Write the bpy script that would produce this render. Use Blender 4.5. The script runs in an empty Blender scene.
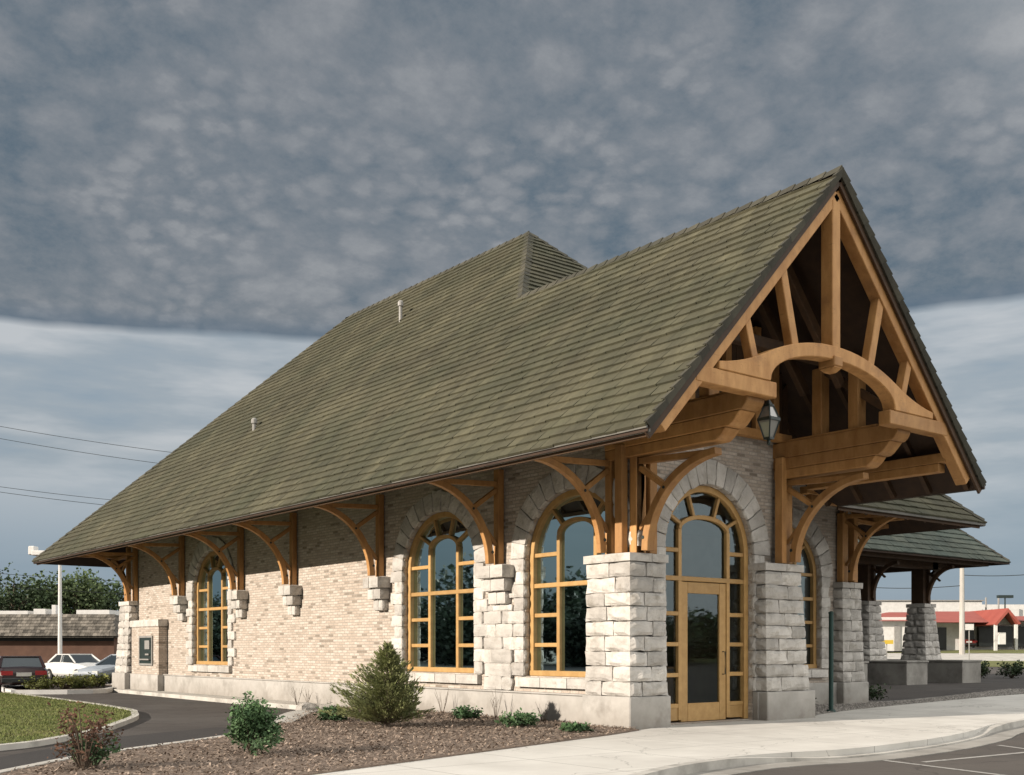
import bpy, bmesh, math, random
from mathutils import Vector, Matrix, noise
from mathutils.geometry import tessellate_polygon
R = random.Random(7)
D = math.radians
scn = bpy.context.scene
col = scn.collection

# ------------------------------------------------------------------ camera
YAW = 0.670
cam_d = bpy.data.cameras.new('camera'); cam = bpy.data.objects.new('camera', cam_d); col.objects.link(cam)
cam.location = (-14.56, -14.82, 1.5)
cam.rotation_euler = (D(90), 0, -YAW)
cam_d.sensor_width = 36; cam_d.lens = 36*1102/1024
cam_d.shift_y = (649.2-387.5)/1024
cam_d.clip_end = 4000
scn.camera = cam
CAM = Vector(cam.location)
FW = Vector((math.sin(YAW), math.cos(YAW), 0)); RT = Vector((math.cos(YAW), -math.sin(YAW), 0))

def smooth(a, b, x):
    t = max(0, min(1, (x-a)/(b-a))); return t*t*(3-2*t)
def zg(x):      # the land rises gently to the east
    return .25*smooth(13, 22, x) + 1.9*smooth(35, 110, x)

# ------------------------------------------------------------------ materials
def new_mat(name):
    m = bpy.data.materials.new(name); m.use_nodes = True
    nt = m.node_tree; nt.nodes.clear()
    out = nt.nodes.new('ShaderNodeOutputMaterial')
    b = nt.nodes.new('ShaderNodeBsdfPrincipled')
    nt.links.new(b.outputs[0], out.inputs[0])
    return m, nt, b
def N(nt, typ, **kw):
    n = nt.nodes.new(typ)
    for k, v in kw.items():
        if k in n.inputs: n.inputs[k].default_value = v
        else: setattr(n, k, v)
    return n
def ramp(nt, fac, stops):
    r = nt.nodes.new('ShaderNodeValToRGB'); e = r.color_ramp.elements
    while len(e) < len(stops): e.new(.5)
    for i, (p, c) in enumerate(stops):
        e[i].position = p; e[i].color = (*c, 1) if len(c) == 3 else c
    nt.links.new(fac, r.inputs[0]); return r.outputs[0]
def mixc(nt, fac, a, b, mode='MIX'):
    n = nt.nodes.new('ShaderNodeMix'); n.data_type = 'RGBA'; n.blend_type = mode
    for i, v in ((0, fac), (6, a), (7, b)):
        if hasattr(v, 'is_output'): nt.links.new(v, n.inputs[i])
        elif i == 0: n.inputs[0].default_value = v
        else: n.inputs[i].default_value = (*v, 1)
    return n.outputs[2]
def mth(nt, op, a, b=None, c=None):
    n = nt.nodes.new('ShaderNodeMath'); n.operation = op
    for i, v in enumerate((a, b, c)):
        if v is None: continue
        if hasattr(v, 'is_output'): nt.links.new(v, n.inputs[i])
        else: n.inputs[i].default_value = v
    return n.outputs[0]
def pos(nt, obj=False):
    if obj: return nt.nodes.new('ShaderNodeTexCoord').outputs['Object']
    return nt.nodes.new('ShaderNodeNewGeometry').outputs['Position']
def noise_n(nt, vec, scale, detail=4, rough=.55, sc3=None):
    if sc3:
        mp = nt.nodes.new('ShaderNodeMapping'); mp.inputs['Scale'].default_value = sc3
        nt.links.new(vec, mp.inputs[0]); vec = mp.outputs[0]
    n = N(nt, 'ShaderNodeTexNoise', Scale=scale, Detail=detail, Roughness=rough)
    nt.links.new(vec, n.inputs['Vector']); return n.outputs[0]
def bump(nt, b, h, strength=.5, dist=.02):
    n = N(nt, 'ShaderNodeBump', Strength=strength, Distance=dist)
    nt.links.new(h, n.inputs['Height']); nt.links.new(n.outputs[0], b.inputs['Normal'])

def simple(name, c1, c2, scale=3, rough=.8, bs=.3, bd=.01, bscale=None, detail=6, tone=None, lo=.3, hi=.7, sc3=None, spec=None, obj=False, metal=0, dirt=None, rings=False, zdirt=False, joints=False):
    m, nt, b = new_mat(name)
    p = pos(nt, obj)
    f = noise_n(nt, p, scale, detail, .6, sc3)
    c = ramp(nt, f, [(lo, c1), (hi, c2)])
    if tone:
        a = N(nt, 'ShaderNodeAttribute', attribute_name='tone')
        t = ramp(nt, a.outputs['Fac'], [(0, (tone[0],)*3), (1, (tone[1],)*3)])
        c = mixc(nt, 1, c, t, 'MULTIPLY')
    if dirt:
        g = noise_n(nt, p, dirt[0], 5, .65)
        c = mixc(nt, ramp(nt, g, [(dirt[2], (0,)*3), (dirt[3], (1,)*3)]), c, dirt[1])
    if rings:     # drying cracks and dark grain streaks
        g = noise_n(nt, p, 7, 5, .7, (1.0, 1.0, 5.0)); c = mixc(nt, ramp(nt, g, [(.60, (0,)*3), (.72, (.55,)*3)]), c, tuple(v*.38 for v in c1))
    if zdirt:     # rain splash and soil staining near the ground
        sp = nt.nodes.new('ShaderNodeSeparateXYZ'); nt.links.new(p, sp.inputs[0])
        hgt = mth(nt, 'ADD', sp.outputs[2], mth(nt, 'MULTIPLY', noise_n(nt, p, 2.2, 5, .7), -.9))
        c = mixc(nt, ramp(nt, hgt, [(.0, (.0,)*3), (.02, (.0,)*3)]) if False else mth(nt, 'MULTIPLY', mth(nt, 'SUBTRACT', 1, mth(nt, 'SMOOTH_MIN', mth(nt, 'MAXIMUM', mth(nt, 'MULTIPLY', mth(nt, 'ADD', hgt, .55), 1.6), 0), 1, .1)), .55), c, (.20, .17, .135))
    if joints:    # tooled joints and hairline cracks
        sp = nt.nodes.new('ShaderNodeSeparateXYZ'); nt.links.new(p, sp.inputs[0])
        for ax, per in (((0, 1.83), (1, 1.83)) if joints is True else ()):
            q = mth(nt, 'ABSOLUTE', mth(nt, 'SUBTRACT', mth(nt, 'FRACT', mth(nt, 'DIVIDE', mth(nt, 'ADD', sp.outputs[ax], 300.6), per)), .5))
            c = mixc(nt, mth(nt, 'MULTIPLY', mth(nt, 'LESS_THAN', q, .0055), .6), c, (.12, .11, .10))
        v = N(nt, 'ShaderNodeTexVoronoi', Scale=.42, feature='DISTANCE_TO_EDGE'); dn = N(nt, 'ShaderNodeTexNoise', Scale=1.3, Detail=6)
        nt.links.new(p, dn.inputs['Vector']); va = nt.nodes.new('ShaderNodeVectorMath'); va.operation = 'MULTIPLY_ADD'; nt.links.new(dn.outputs['Color'], va.inputs[0]); va.inputs[1].default_value = (1.1, 1.1, 1.1); nt.links.new(p, va.inputs[2])
        nt.links.new(va.outputs[0], v.inputs['Vector']); c = mixc(nt, mth(nt, 'MULTIPLY', mth(nt, 'LESS_THAN', v.outputs['Distance'], .004 if joints is True else .010), .5), c, tuple(x*.45 for x in c1))
    nt.links.new(c, b.inputs['Base Color'])
    b.inputs['Roughness'].default_value = rough
    b.inputs['Metallic'].default_value = metal
    if spec is not None: b.inputs['Specular IOR Level'].default_value = spec
    if bs:
        h = noise_n(nt, p, bscale or scale*6, 6, .65)
        bump(nt, b, h, bs, bd)
    return m

M = {}
M['timber'] = simple('timber', (.40, .19, .058), (.60, .325, .118), 5, .62, .25, .005, 40, tone=(.72, 1.12), sc3=(1, 1, .35), dirt=(1.7, (.30, .15, .06), .55, .8), rings=True)
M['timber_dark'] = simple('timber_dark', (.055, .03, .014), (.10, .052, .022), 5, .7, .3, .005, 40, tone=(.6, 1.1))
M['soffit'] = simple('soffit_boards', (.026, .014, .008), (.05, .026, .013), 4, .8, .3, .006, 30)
M['frame'] = simple('window_wood', (.42, .245, .085), (.54, .335, .13), 6, .5, .15, .003, 50, tone=(.85, 1.1))
M['stone'] = simple('limestone', (.50, .475, .435), (.72, .69, .64), 2.6, .92, .85, .03, 14, tone=(.74, 1.08), dirt=(3.5, (.33, .30, .25), .54, .78), zdirt=True)
M['plinth'] = simple('cast_concrete', (.38, .365, .335), (.52, .50, .465), 1.6, .9, .35, .008, 45, dirt=(1.1, (.25, .24, .22), .52, .8), zdirt=True)
M['concrete'] = simple('walk_concrete', (.55, .53, .485), (.68, .66, .61), .8, .92, .3, .005, 60, dirt=(.35, (.44, .42, .385), .5, .8), joints=True)
M['kerbc'] = simple('kerb_concrete', (.44, .42, .38), (.60, .58, .53), 1.5, .92, .4, .008, 40, dirt=(1.3, (.2, .19, .17), .5, .8))
M['asphalt'] = simple('asphalt', (.046, .040, .036), (.076, .066, .059), .6, .95, .5, .01, 90, dirt=(.25, (.10, .092, .084), .48, .75), joints='crack')
M['asphalt_lot'] = simple('asphalt_lot', (.075, .064, .056), (.105, .092, .08), .8, .95, .5, .01, 90, dirt=(.4, (.045, .041, .037), .46, .72), joints='crack')
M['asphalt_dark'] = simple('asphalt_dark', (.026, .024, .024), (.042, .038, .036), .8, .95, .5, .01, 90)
M['gutterc'] = simple('gutter_concrete', (.27, .255, .23), (.40, .385, .35), 1.5, .92, .4, .008, 40, dirt=(1.0, (.15, .14, .125), .48, .75))
M['land'] = simple('land', (.10, .095, .075), (.16, .15, .12), .05, .95, .3, .02, 2)
M['soil'] = simple('mulch_soil', (.14, .10, .075), (.26, .20, .155), 6, .95, .8, .03, 25)
M['mulch'] = simple('mulch_chips', (.19, .14, .105), (.38, .30, .235), 9, .95, 0, tone=(.35, 1.4))
M['gravelbase'] = simple('gravel_bed', (.16, .15, .135), (.40, .38, .34), 14, .95, .9, .03, 22, lo=.4, hi=.62)
M['gravel'] = simple('gravel_stones', (.24, .22, .2), (.46, .43, .39), 6, .95, 0, tone=(.4, 1.2))
M['turf'] = simple('turf', (.095, .12, .03), (.18, .18, .06), 1.3, .95, .8, .03, 60, dirt=(.5, (.17, .15, .06), .5, .7))
M['blades'] = simple('grass_blades', (.10, .14, .03), (.21, .22, .075), 1.0, .9, 0, tone=(.5, 1.3))
M['paint'] = simple('road_paint', (.30, .29, .27), (.44, .43, .40), 5, .8, .2, .003, 60, dirt=(6, (.12, .11, .1), .6, .7))
M['iron'] = simple('dark_iron', (.012, .022, .02), (.025, .04, .036), 8, .45, .1, .002, 40)
M['greenpipe'] = simple('green_painted_metal', (.012, .045, .038), (.02, .065, .055), 4, .5, .1, .002, 40)
M['white'] = simple('white_paint', (.62, .61, .58), (.74, .73, .70), 3, .6, .1, .003, 30, dirt=(2, (.45, .44, .41), .6, .85))
M['metal'] = simple('galvanised', (.24, .235, .22), (.34, .33, .31), 5, .5, .1, .002, 30)
M['flash'] = simple('drip_edge', (.10, .098, .085), (.15, .145, .125), 3, .6, .1, .002, 30)
M['brownbrick'] = simple('brown_brick', (.095, .05, .034), (.14, .075, .05), 1.2, .9, .3, .01, 12)
M['mansard'] = simple('mansard_shakes', (.06, .055, .045), (.24, .215, .18), 2.6, .95, .6, .05, 5, sc3=(1, 1, .35), tone=(.5, 1.3))
M['redroof'] = simple('red_metal_roof', (.30, .07, .052), (.37, .095, .07), .8, .6, .1, .01, 6)
M['dark'] = simple('dark_opening', (.008, .01, .01), (.02, .024, .022), 2, .3, 0)
M['tyre'] = simple('tyre_rubber', (.012,)*3, (.02,)*3, 6, .85, .1, .003, 30)
M['bark'] = simple('bark', (.07, .05, .035), (.13, .10, .07), 4, .95, .6, .02, 14)
M['pole'] = simple('pole_wood', (.36, .34, .31), (.50, .48, .44), 3, .9, .3, .01, 20, sc3=(1, 1, .2))
M['redleaf'] = simple('reddish_leaves', (.10, .045, .03), (.17, .09, .05), 3, .85, 0, tone=(.4, 1.3))
def paint(name, c, rough=.3):
    m = simple(name, c, tuple(min(1, v*1.12) for v in c), 2, rough, 0)
    return m
M['maroon'] = paint('maroon_car_paint', (.022, .008, .008)); M['carwhite'] = paint('white_car_paint', (.66, .66, .64))
M['silver'] = paint('pale_grey_car_paint', (.36, .40, .44)); M['red'] = paint('red_car_paint', (.16, .03, .022))
M['lightred'] = paint('tail_lamp', (.35, .01, .01), .2); M['lamp'] = paint('head_lamp', (.6, .6, .56), .15)
M['yellow'] = paint('yellow_sign', (.6, .42, .05), .5)

def leafmat(name, c1, c2, trans=.25):
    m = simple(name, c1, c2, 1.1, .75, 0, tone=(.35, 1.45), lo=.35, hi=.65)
    return m
M['leaf'] = leafmat('tree_leaves', (.022, .042, .015), (.05, .085, .026))
M['leafdark'] = leafmat('darkened_tree_leaves', (.010, .018, .008), (.022, .036, .013))  # leaf colour darkened to deepen the tree reflections in the windows
M['leaf2'] = leafmat('tree_leaves_light', (.035, .06, .018), (.075, .115, .035))
M['shrub'] = leafmat('shrub_leaves', (.045, .10, .035), (.085, .16, .06))
M['conifer'] = leafmat('conifer_needles', (.13, .155, .055), (.25, .27, .11))
M['yelleaf'] = leafmat('yellow_green_leaves', (.10, .13, .03), (.21, .22, .05))

# shingles
def shingle_mat(name, dark, light, moss):
    m, nt, b = new_mat(name); p = pos(nt)
    a = N(nt, 'ShaderNodeAttribute', attribute_name='tone')
    t = ramp(nt, a.outputs['Fac'], [(0, dark), (.55, tuple((d+l)/2 for d, l in zip(dark, light))), (1, light)])
    g = noise_n(nt, p, .45, 5, .6)
    c = mixc(nt, ramp(nt, g, [(.42, (0,)*3), (.68, (.75,)*3)]), t, moss)
    g2 = noise_n(nt, p, 9, 5, .7)
    c = mixc(nt, .4, c, ramp(nt, g2, [(.3, (.5,)*3), (.7, (1.2,)*3)]), 'MULTIPLY')
    stk = noise_n(nt, p, 1.0, 5, .6, (.9, 2.6, .5)); c = mixc(nt, .5, c, ramp(nt, stk, [(.38, (.62,)*3), (.62, (1.15,)*3)]), 'MULTIPLY')
    nt.links.new(c, b.inputs['Base Color']); b.inputs['Roughness'].default_value = .9
    bump(nt, b, noise_n(nt, p, 22, 5, .7), .5, .012)
    return m
M['shingle'] = shingle_mat('roof_shingles', (.056, .053, .030), (.122, .114, .068), (.052, .057, .031))
M['shingle_green'] = shingle_mat('canopy_shingles', (.065, .085, .07), (.14, .155, .12), (.055, .08, .068))
M['capshingle'] = shingle_mat('ridge_shingles', (.05, .047, .034), (.10, .093, .066), (.05, .052, .036))

# brick with per-brick colour
def brick_mat():
    m, nt, b = new_mat('tumbled_brick'); p = pos(nt)
    s = nt.nodes.new('ShaderNodeSeparateXYZ'); nt.links.new(p, s.inputs[0])
    cx = mth(nt, 'ADD', s.outputs[0], s.outputs[1])
    wob = noise_n(nt, p, 2.5, 3)
    zz = mth(nt, 'ADD', s.outputs[2], mth(nt, 'MULTIPLY', wob, .012))
    cb = nt.nodes.new('ShaderNodeCombineXYZ'); nt.links.new(cx, cb.inputs[0]); nt.links.new(zz, cb.inputs[1])
    br = N(nt, 'ShaderNodeTexBrick', Scale=1.0)
    br.inputs['Color1'].default_value = (0, 0, 0, 1); br.inputs['Color2'].default_value = (1, 1, 1, 1)
    br.inputs['Mortar'].default_value = (.5, .5, .5, 1)
    br.inputs['Brick Width'].default_value = .255; br.inputs['Row Height'].default_value = .074
    br.inputs['Mortar Size'].default_value = .010; br.inputs['Mortar Smooth'].default_value = .3
    br.offset = .43
    nt.links.new(cb.outputs[0], br.inputs['Vector'])
    c = ramp(nt, br.outputs[0], [(0, (.27, .23, .185)), (.045, (.32, .27, .22)), (.10, (.47, .395, .325)), (.45, (.53, .45, .375)), (.7, (.57, .495, .42)), (1, (.62, .56, .49))])
    c = mixc(nt, .5, c, ramp(nt, noise_n(nt, p, 16, 5, .7), [(.3, (.62,)*3), (.7, (1.2,)*3)]), 'MULTIPLY')
    c = mixc(nt, br.outputs[1], c, (.41, .37, .32))
    # loose darker pits
    pit = noise_n(nt, p, 7, 4, .8, (1, 1, 2.8))
    c = mixc(nt, ramp(nt, pit, [(.56, (0,)*3), (.68, (.62,)*3)]), c, (.25, .205, .16))
    nt.links.new(c, b.inputs['Base Color']); b.inputs['Roughness'].default_value = .93
    h = mth(nt, 'SUBTRACT', mth(nt, 'MULTIPLY', noise_n(nt, p, 18, 5, .7), .7), br.outputs[1])
    bump(nt, b, h, .9, .012)
    return m
M['brick'] = brick_mat()

def glass_mat(name, refl, tint, base=(.006, .009, .008)):
    m, nt, b = new_mat(name)
    b.inputs['Base Color'].default_value = (*base, 1); b.inputs['Roughness'].default_value = .35
    g = N(nt, 'ShaderNodeBsdfGlossy', Roughness=.015); g.inputs['Color'].default_value = (*tint, 1)
    fr = N(nt, 'ShaderNodeFresnel', IOR=1.5)
    bp = N(nt, 'ShaderNodeBump', Strength=.025, Distance=.02)
    nt.links.new(noise_n(nt, pos(nt), 1.1, 2), bp.inputs['Height'])
    nt.links.new(bp.outputs[0], g.inputs['Normal'])
    f = mth(nt, 'ADD', mth(nt, 'MULTIPLY', fr.outputs[0], 1.0), refl)
    mx = nt.nodes.new('ShaderNodeMixShader'); nt.links.new(f, mx.inputs[0])
    nt.links.new(b.outputs[0], mx.inputs[1]); nt.links.new(g.outputs[0], mx.inputs[2])
    nt.links.new(mx.outputs[0], nt.nodes['Material Output'].inputs[0])
    return m
M['glass'] = glass_mat('window_glass', .045, (.60, .80, .88))
def clear_glass(name):
    m = glass_mat(name, .05, (.75, .92, 1.0)); nt = m.node_tree
    mx = [n for n in nt.nodes if n.type == 'MIX_SHADER'][0]; t = N(nt, 'ShaderNodeBsdfTransparent'); t.inputs[0].default_value = (.86, .9, .88, 1)
    nt.links.new(t.outputs[0], mx.inputs[1]); return m
M['clearglass'] = clear_glass('entrance_glass')
M['carglass'] = glass_mat('car_glass', .06, (.8, .9, .95))
M['lampglass'] = glass_mat('lantern_glass', .12, (.9, .9, .9), (.22, .22, .2))

# ------------------------------------------------------------------ object helpers
def tag(o, label=None, cat=None, group=None, kind=None):
    if label: o['label'] = label
    if cat: o['category'] = cat
    if group: o['group'] = group
    if kind: o['kind'] = kind
    return o
def empty(name, loc=(0, 0, 0), rz=0, **kw):
    o = bpy.data.objects.new(name, None); col.objects.link(o); o.empty_display_size = .2
    o.location = loc; o.rotation_euler = (0, 0, rz); return tag(o, **kw)
def kids(o): return [c for c in bpy.data.objects if c.parent == o]
def copy_tree(o, parent=None):
    c = o.copy(); col.objects.link(c)
    if parent: c.parent = parent
    for k in kids(o): copy_tree(k, c)
    return c

class MB:
    def __init__(s): s.v = []; s.f = []; s.t = []; s.k = []
    def add(s, vs, fs, tone=None):
        t = R.random() if tone is None else tone
        o = len(s.v); s.k.append((o, len(s.f))); s.v += [tuple(p) for p in vs]; s.f += [tuple(i+o for i in f) for f in fs]; s.t += [t]*len(fs); return s
    def hexa(s, c, tone=None):   # 8 corners: bottom 0-3 ccw, top 4-7
        return s.add(c, [(3, 2, 1, 0), (4, 5, 6, 7), (0, 1, 5, 4), (1, 2, 6, 5), (2, 3, 7, 6), (3, 0, 4, 7)], tone)
    def box(s, x0, x1, y0, y1, z0, z1, tone=None):
        return s.hexa([(x0, y0, z0), (x1, y0, z0), (x1, y1, z0), (x0, y1, z0), (x0, y0, z1), (x1, y0, z1), (x1, y1, z1), (x0, y1, z1)], tone)
    def beam(s, p0, p1, w, h, up=(0, 0, 1), tone=None, h1=None):
        p0 = Vector(p0); p1 = Vector(p1); d = (p1-p0).normalized(); up = Vector(up)
        sd = d.cross(up)
        if sd.length < 1e-4: sd = d.cross(Vector((0, 1, 0)))
        sd.normalize(); u = sd.cross(d).normalized(); h1 = h1 or h
        c = []
        for p, hh in ((p0, h), (p1, h1)):
            c += [p-sd*w/2-u*hh/2, p+sd*w/2-u*hh/2, p+sd*w/2+u*hh/2, p-sd*w/2+u*hh/2]
        return s.hexa(c, tone)
    def tube(s, pts, rad, n=8, tone=None):
        pts = [Vector(p) for p in pts]; rings = []
        for i, p in enumerate(pts):
            d = (pts[min(i+1, len(pts)-1)]-pts[max(i-1, 0)]).normalized()
            a = d.cross(Vector((0, 0, 1)));
            if a.length < 1e-3: a = Vector((1, 0, 0))
            a.normalize(); b = d.cross(a); r = rad[i] if hasattr(rad, '__len__') else rad
            rings.append([p+(a*math.cos(2*math.pi*k/n)+b*math.sin(2*math.pi*k/n))*r for k in range(n)])
        vs = [v for r_ in rings for v in r_]; fs = []
        for i in range(len(pts)-1):
            for k in range(n): fs.append((i*n+k, i*n+(k+1) % n, (i+1)*n+(k+1) % n, (i+1)*n+k))
        fs.append(tuple(range(n))[::-1]); fs.append(tuple((len(pts)-1)*n+k for k in range(n)))
        return s.add(vs, fs, tone)
    def ribbon(s, path, w, c0, c1, mp, tone=None):
        """a bar of width w following PATH in the (a, b) plane, between depths c0 and c1"""
        n = len(path); vs = []
        for i, (a, b) in enumerate(path):
            a0, b0 = path[max(i-1, 0)]; a1, b1 = path[min(i+1, n-1)]
            dx, dy = a1-a0, b1-b0; L = math.hypot(dx, dy) or 1; nx, ny = -dy/L, dx/L
            ww = (w[i] if hasattr(w, '__len__') else w)/2
            if 0 < i < n-1:      # mitre
                e0 = Vector((a-a0, b-b0)).normalized(); e1 = Vector((a1-a, b1-b)).normalized()
                ww /= max(.5, math.sqrt(max(0, (1+e0.dot(e1))/2)))
            for (q, c) in ((-1, c0), (1, c0), (1, c1), (-1, c1)): vs.append(mp(a+nx*ww*q, b+ny*ww*q, c))
        fs = [(0, 1, 2, 3), tuple((n-1)*4+k for k in (3, 2, 1, 0))]
        for i in range(n-1):
            for k in range(4): fs.append((i*4+k, (i+1)*4+k, (i+1)*4+(k+1) % 4, i*4+(k+1) % 4))
        return s.add(vs, fs, tone)
    def prism(s, poly, c0, c1, mp, tone=None):
        n = len(poly)
        vs = [mp(a, b, c0) for a, b in poly]+[mp(a, b, c1) for a, b in poly]
        fs = [tuple(range(n))[::-1], tuple(range(n, 2*n))]+[(i, (i+1) % n, n+(i+1) % n, n+i) for i in range(n)]
        return s.add(vs, fs, tone)
    def rock(s, c, n=5, bulge=.04, amp=.03, gap=.009, tone=None):
        """rock-faced block from eight corners"""
        c = [Vector(p) for p in c]; cen = sum(c, Vector())/8
        seed = Vector((R.random()*50, R.random()*50, R.random()*50))
        def tri(u, v, w):
            b = c[0]*(1-u)*(1-v)+c[1]*u*(1-v)+c[2]*u*v+c[3]*(1-u)*v
            t = c[4]*(1-u)*(1-v)+c[5]*u*(1-v)+c[6]*u*v+c[7]*(1-u)*v
            return b*(1-w)+t*w
        ex = (c[1]-c[0]).normalized(); ey = (c[3]-c[0]).normalized(); ez = (c[4]-c[0]).normalized()
        idx = {}; vs = []
        def get(i, j, k):
            if (i, j, k) in idx: return idx[(i, j, k)]
            u, v, w = i/n, j/n, k/n; p = tri(u, v, w)
            q = [(u, ex), (v, ey), (w, ez)]
            for a, (t, e) in enumerate(q):
                if t in (0, 1):
                    sg = 1 if t == 1 else -1
                    o = [q[b][0] for b in range(3) if b != a]
                    f = (1-abs(2*o[0]-1)**3)*(1-abs(2*o[1]-1)**3)
                    p = p+e*sg*(bulge*f-gap+amp*(noise.noise(p*4.5+seed)*.8+noise.noise(p*11+seed)*.5)*(.35+.65*f))
            idx[(i, j, k)] = len(vs); vs.append(p); return idx[(i, j, k)]
        fs = []
        for a in range(n):
            for b in range(n):
                fs += [(get(a, b, 0), get(a, b+1, 0), get(a+1, b+1, 0), get(a+1, b, 0)), (get(a, b, n), get(a+1, b, n), get(a+1, b+1, n), get(a, b+1, n)),
                       (get(a, 0, b), get(a+1, 0, b), get(a+1, 0, b+1), get(a, 0, b+1)), (get(a, n, b), get(a, n, b+1), get(a+1, n, b+1), get(a+1, n, b)),
                       (get(0, a, b), get(0, a, b+1), get(0, a+1, b+1), get(0, a+1, b)), (get(n, a, b), get(n, a+1, b), get(n, a+1, b+1), get(n, a, b+1))]
        return s.add(vs, fs, tone)
    def rockbox(s, x0, x1, y0, y1, z0, z1, **k):
        return s.rock([(x0, y0, z0), (x1, y0, z0), (x1, y1, z0), (x0, y1, z0), (x0, y0, z1), (x1, y0, z1), (x1, y1, z1), (x0, y1, z1)], **k)
    def split(s, name, mat, parent=None, **kw):
        out = []
        for i, (v0, f0) in enumerate(s.k):
            v1, f1 = s.k[i+1] if i+1 < len(s.k) else (len(s.v), len(s.f))
            m = MB(); m.add(s.v[v0:v1], [tuple(q-v0 for q in f) for f in s.f[f0:f1]], s.t[f0]); out.append(m.build(name, mat, parent, **kw))
        return out
    def build(s, name, mat, parent=None, bevel=0, smooth_=False, recalc=True):
        me = bpy.data.meshes.new(name); me.from_pydata(s.v, [], s.f)
        a = me.attributes.new('tone', 'FLOAT', 'FACE'); a.data.foreach_set('value', s.t)
        if recalc:
            bm = bmesh.new(); bm.from_mesh(me); bmesh.ops.recalc_face_normals(bm, faces=bm.faces[:]); bm.to_mesh(me); bm.free()
        me.materials.append(mat)
        if smooth_: me.polygons.foreach_set('use_smooth', [True]*len(me.polygons))
        o = bpy.data.objects.new(name, me); col.objects.link(o)
        if parent: o.parent = parent
        if bevel:
            md = o.modifiers.new('bevel', 'BEVEL'); md.width = bevel; md.segments = 1; md.limit_method = 'ANGLE'
        return o

IDM = lambda a, b, c: (a, b, c)
SIDE = lambda u, z, d: (.35-d, u, z)          # long wall, d = outwards (towards -x)
FRONT = lambda u, z, d: (u, .35-d, z)         # entrance wall
WING = lambda u, z, d: (u, 3.3-d, z)          # wing wall to the right
EZ, PT = 4.94, 1.052                           # eave height, pitch
XE, XR, YA = -2.5, 7.42, -2.93
def roofz(x): return EZ+PT*(x-XE)

# ================================================================== THE BUILDING
B = empty('stone_building', (0, 0, 0), label='stone and brick building with a steep shingled roof and timber framed gable', cat='building')

def arch_pts(uc, a, zs, b, n=24, t0=0, t1=math.pi):
    return [(uc+a*math.cos(t0+(t1-t0)*i/n), zs+b*math.sin(t0+(t1-t0)*i/n)) for i in range(n+1)]

def wall(name, outline, holes, mp, mat, depth=.38):
    mb = MB()
    loops = [[Vector((a, b, 0)) for a, b in outline]]+[[Vector((a, b, 0)) for a, b in h] for h in holes]
    flat = [p for l in loops for p in l]
    tris = tessellate_polygon(loops)
    mb.add([mp(p.x, p.y, 0) for p in flat], [tuple(t) for t in tris], .5)
    for l in loops:
        n = len(l)
        mb.add([mp(p.x, p.y, 0) for p in l]+[mp(p.x, p.y, -depth) for p in l], [(i, (i+1) % n, n+(i+1) % n, n+i) for i in range(n)], .5)
    return mb.build(name, mat, B, recalc=False)

# windows: (mapping, centre, half width, sill z, spring z, rise)
WINS = [(SIDE, 2.05, 1.47, .93, 3.45, 1.33), (SIDE, 6.82, 1.50, .95, 3.45, 1.33), (SIDE, 20.12, 1.46, .98, 3.45, 1.33)]
WWING = (WING, 8.95, 1.42, .98, 3.45, 1.33)
DOOR = (FRONT, 2.62, 1.34, .02, 3.50, 1.36)
def hole(w):
    _, uc, a, z0, zs, b = w
    return [(uc-a, z0), (uc+a, z0)]+arch_pts(uc, a, zs, b)
GX = 2.46
wall('brick_wall', [(.37, -.2), (28, -.2), (28, 7.2), (.37, 7.2)], [hole(w) for w in WINS], SIDE, M['brick'])
wall('brick_wall', [(.355, -.2), (5.05, -.2), (5.05, 6.1), (.355, 6.1)], [hole(DOOR)], FRONT, M['brick'])
wall('brick_wall', [(5.06, -.2), (11.8, -.2), (11.8, 7.3), (5.06, 7.3)], [hole(WWING)], WING, M['brick'])
wall('brick_wall', [(.356, -.2), (3.29, -.2), (3.29, 7.0), (.356, 7.0)], [], lambda u, z, d: (5.06-d*-1, u, z), M['brick'])
wall('brick_wall', [(3.31, -.2), (28, -.2), (28, 7.2), (3.31, 7.2)], [], lambda u, z, d: (11.8+d, u, z), M['brick'])
wall('brick_wall', [(.36, -.2), (11.79, -.2), (11.79, 7.2), (.36, 7.2)], [], lambda u, z, d: (u, 28+d, z), M['brick'])

# boarded gable above the entrance wall
mb = MB()
x = .36
while x < 5.0:
    w = .19; zt = min(roofz(x), EZ+PT*(XR-x-w))-.25
    zt2 = min(roofz(x+w), EZ+PT*(XR-x))-.25
    mb.hexa([(x, .30, 6.1), (x+w-.012, .30, 6.1), (x+w-.012, .36, 6.1), (x, .36, 6.1), (x, .30, zt), (x+w-.012, .30, zt2), (x+w-.012, .36, zt2), (x, .36, zt)])
    x += w
mb.prism([(.4, 6.12), (5.0, 6.12), (5.0, EZ+PT*(XR-5.0)-.3), (GX, 10.16-.35), (.4, roofz(.4)-.3)], .37, .40, lambda a, b, c: (a, c, b), .1)
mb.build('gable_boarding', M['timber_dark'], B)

# plinth
mb = MB()
mb.box(.20, .345, .3, 27.9, -.2, .56); mb.box(.17, .345, .3, 27.9, .563, .60)
mb.box(3.97, 5.1, .20, .345, -.2, .60); mb.box(.8, 1.28, .20, .345, -.2, .60)
mb.box(5.06, 11.8, 3.15, 3.295, -.2, .60)
mb.split('plinth', M['plinth'], B, bevel=.012)

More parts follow.
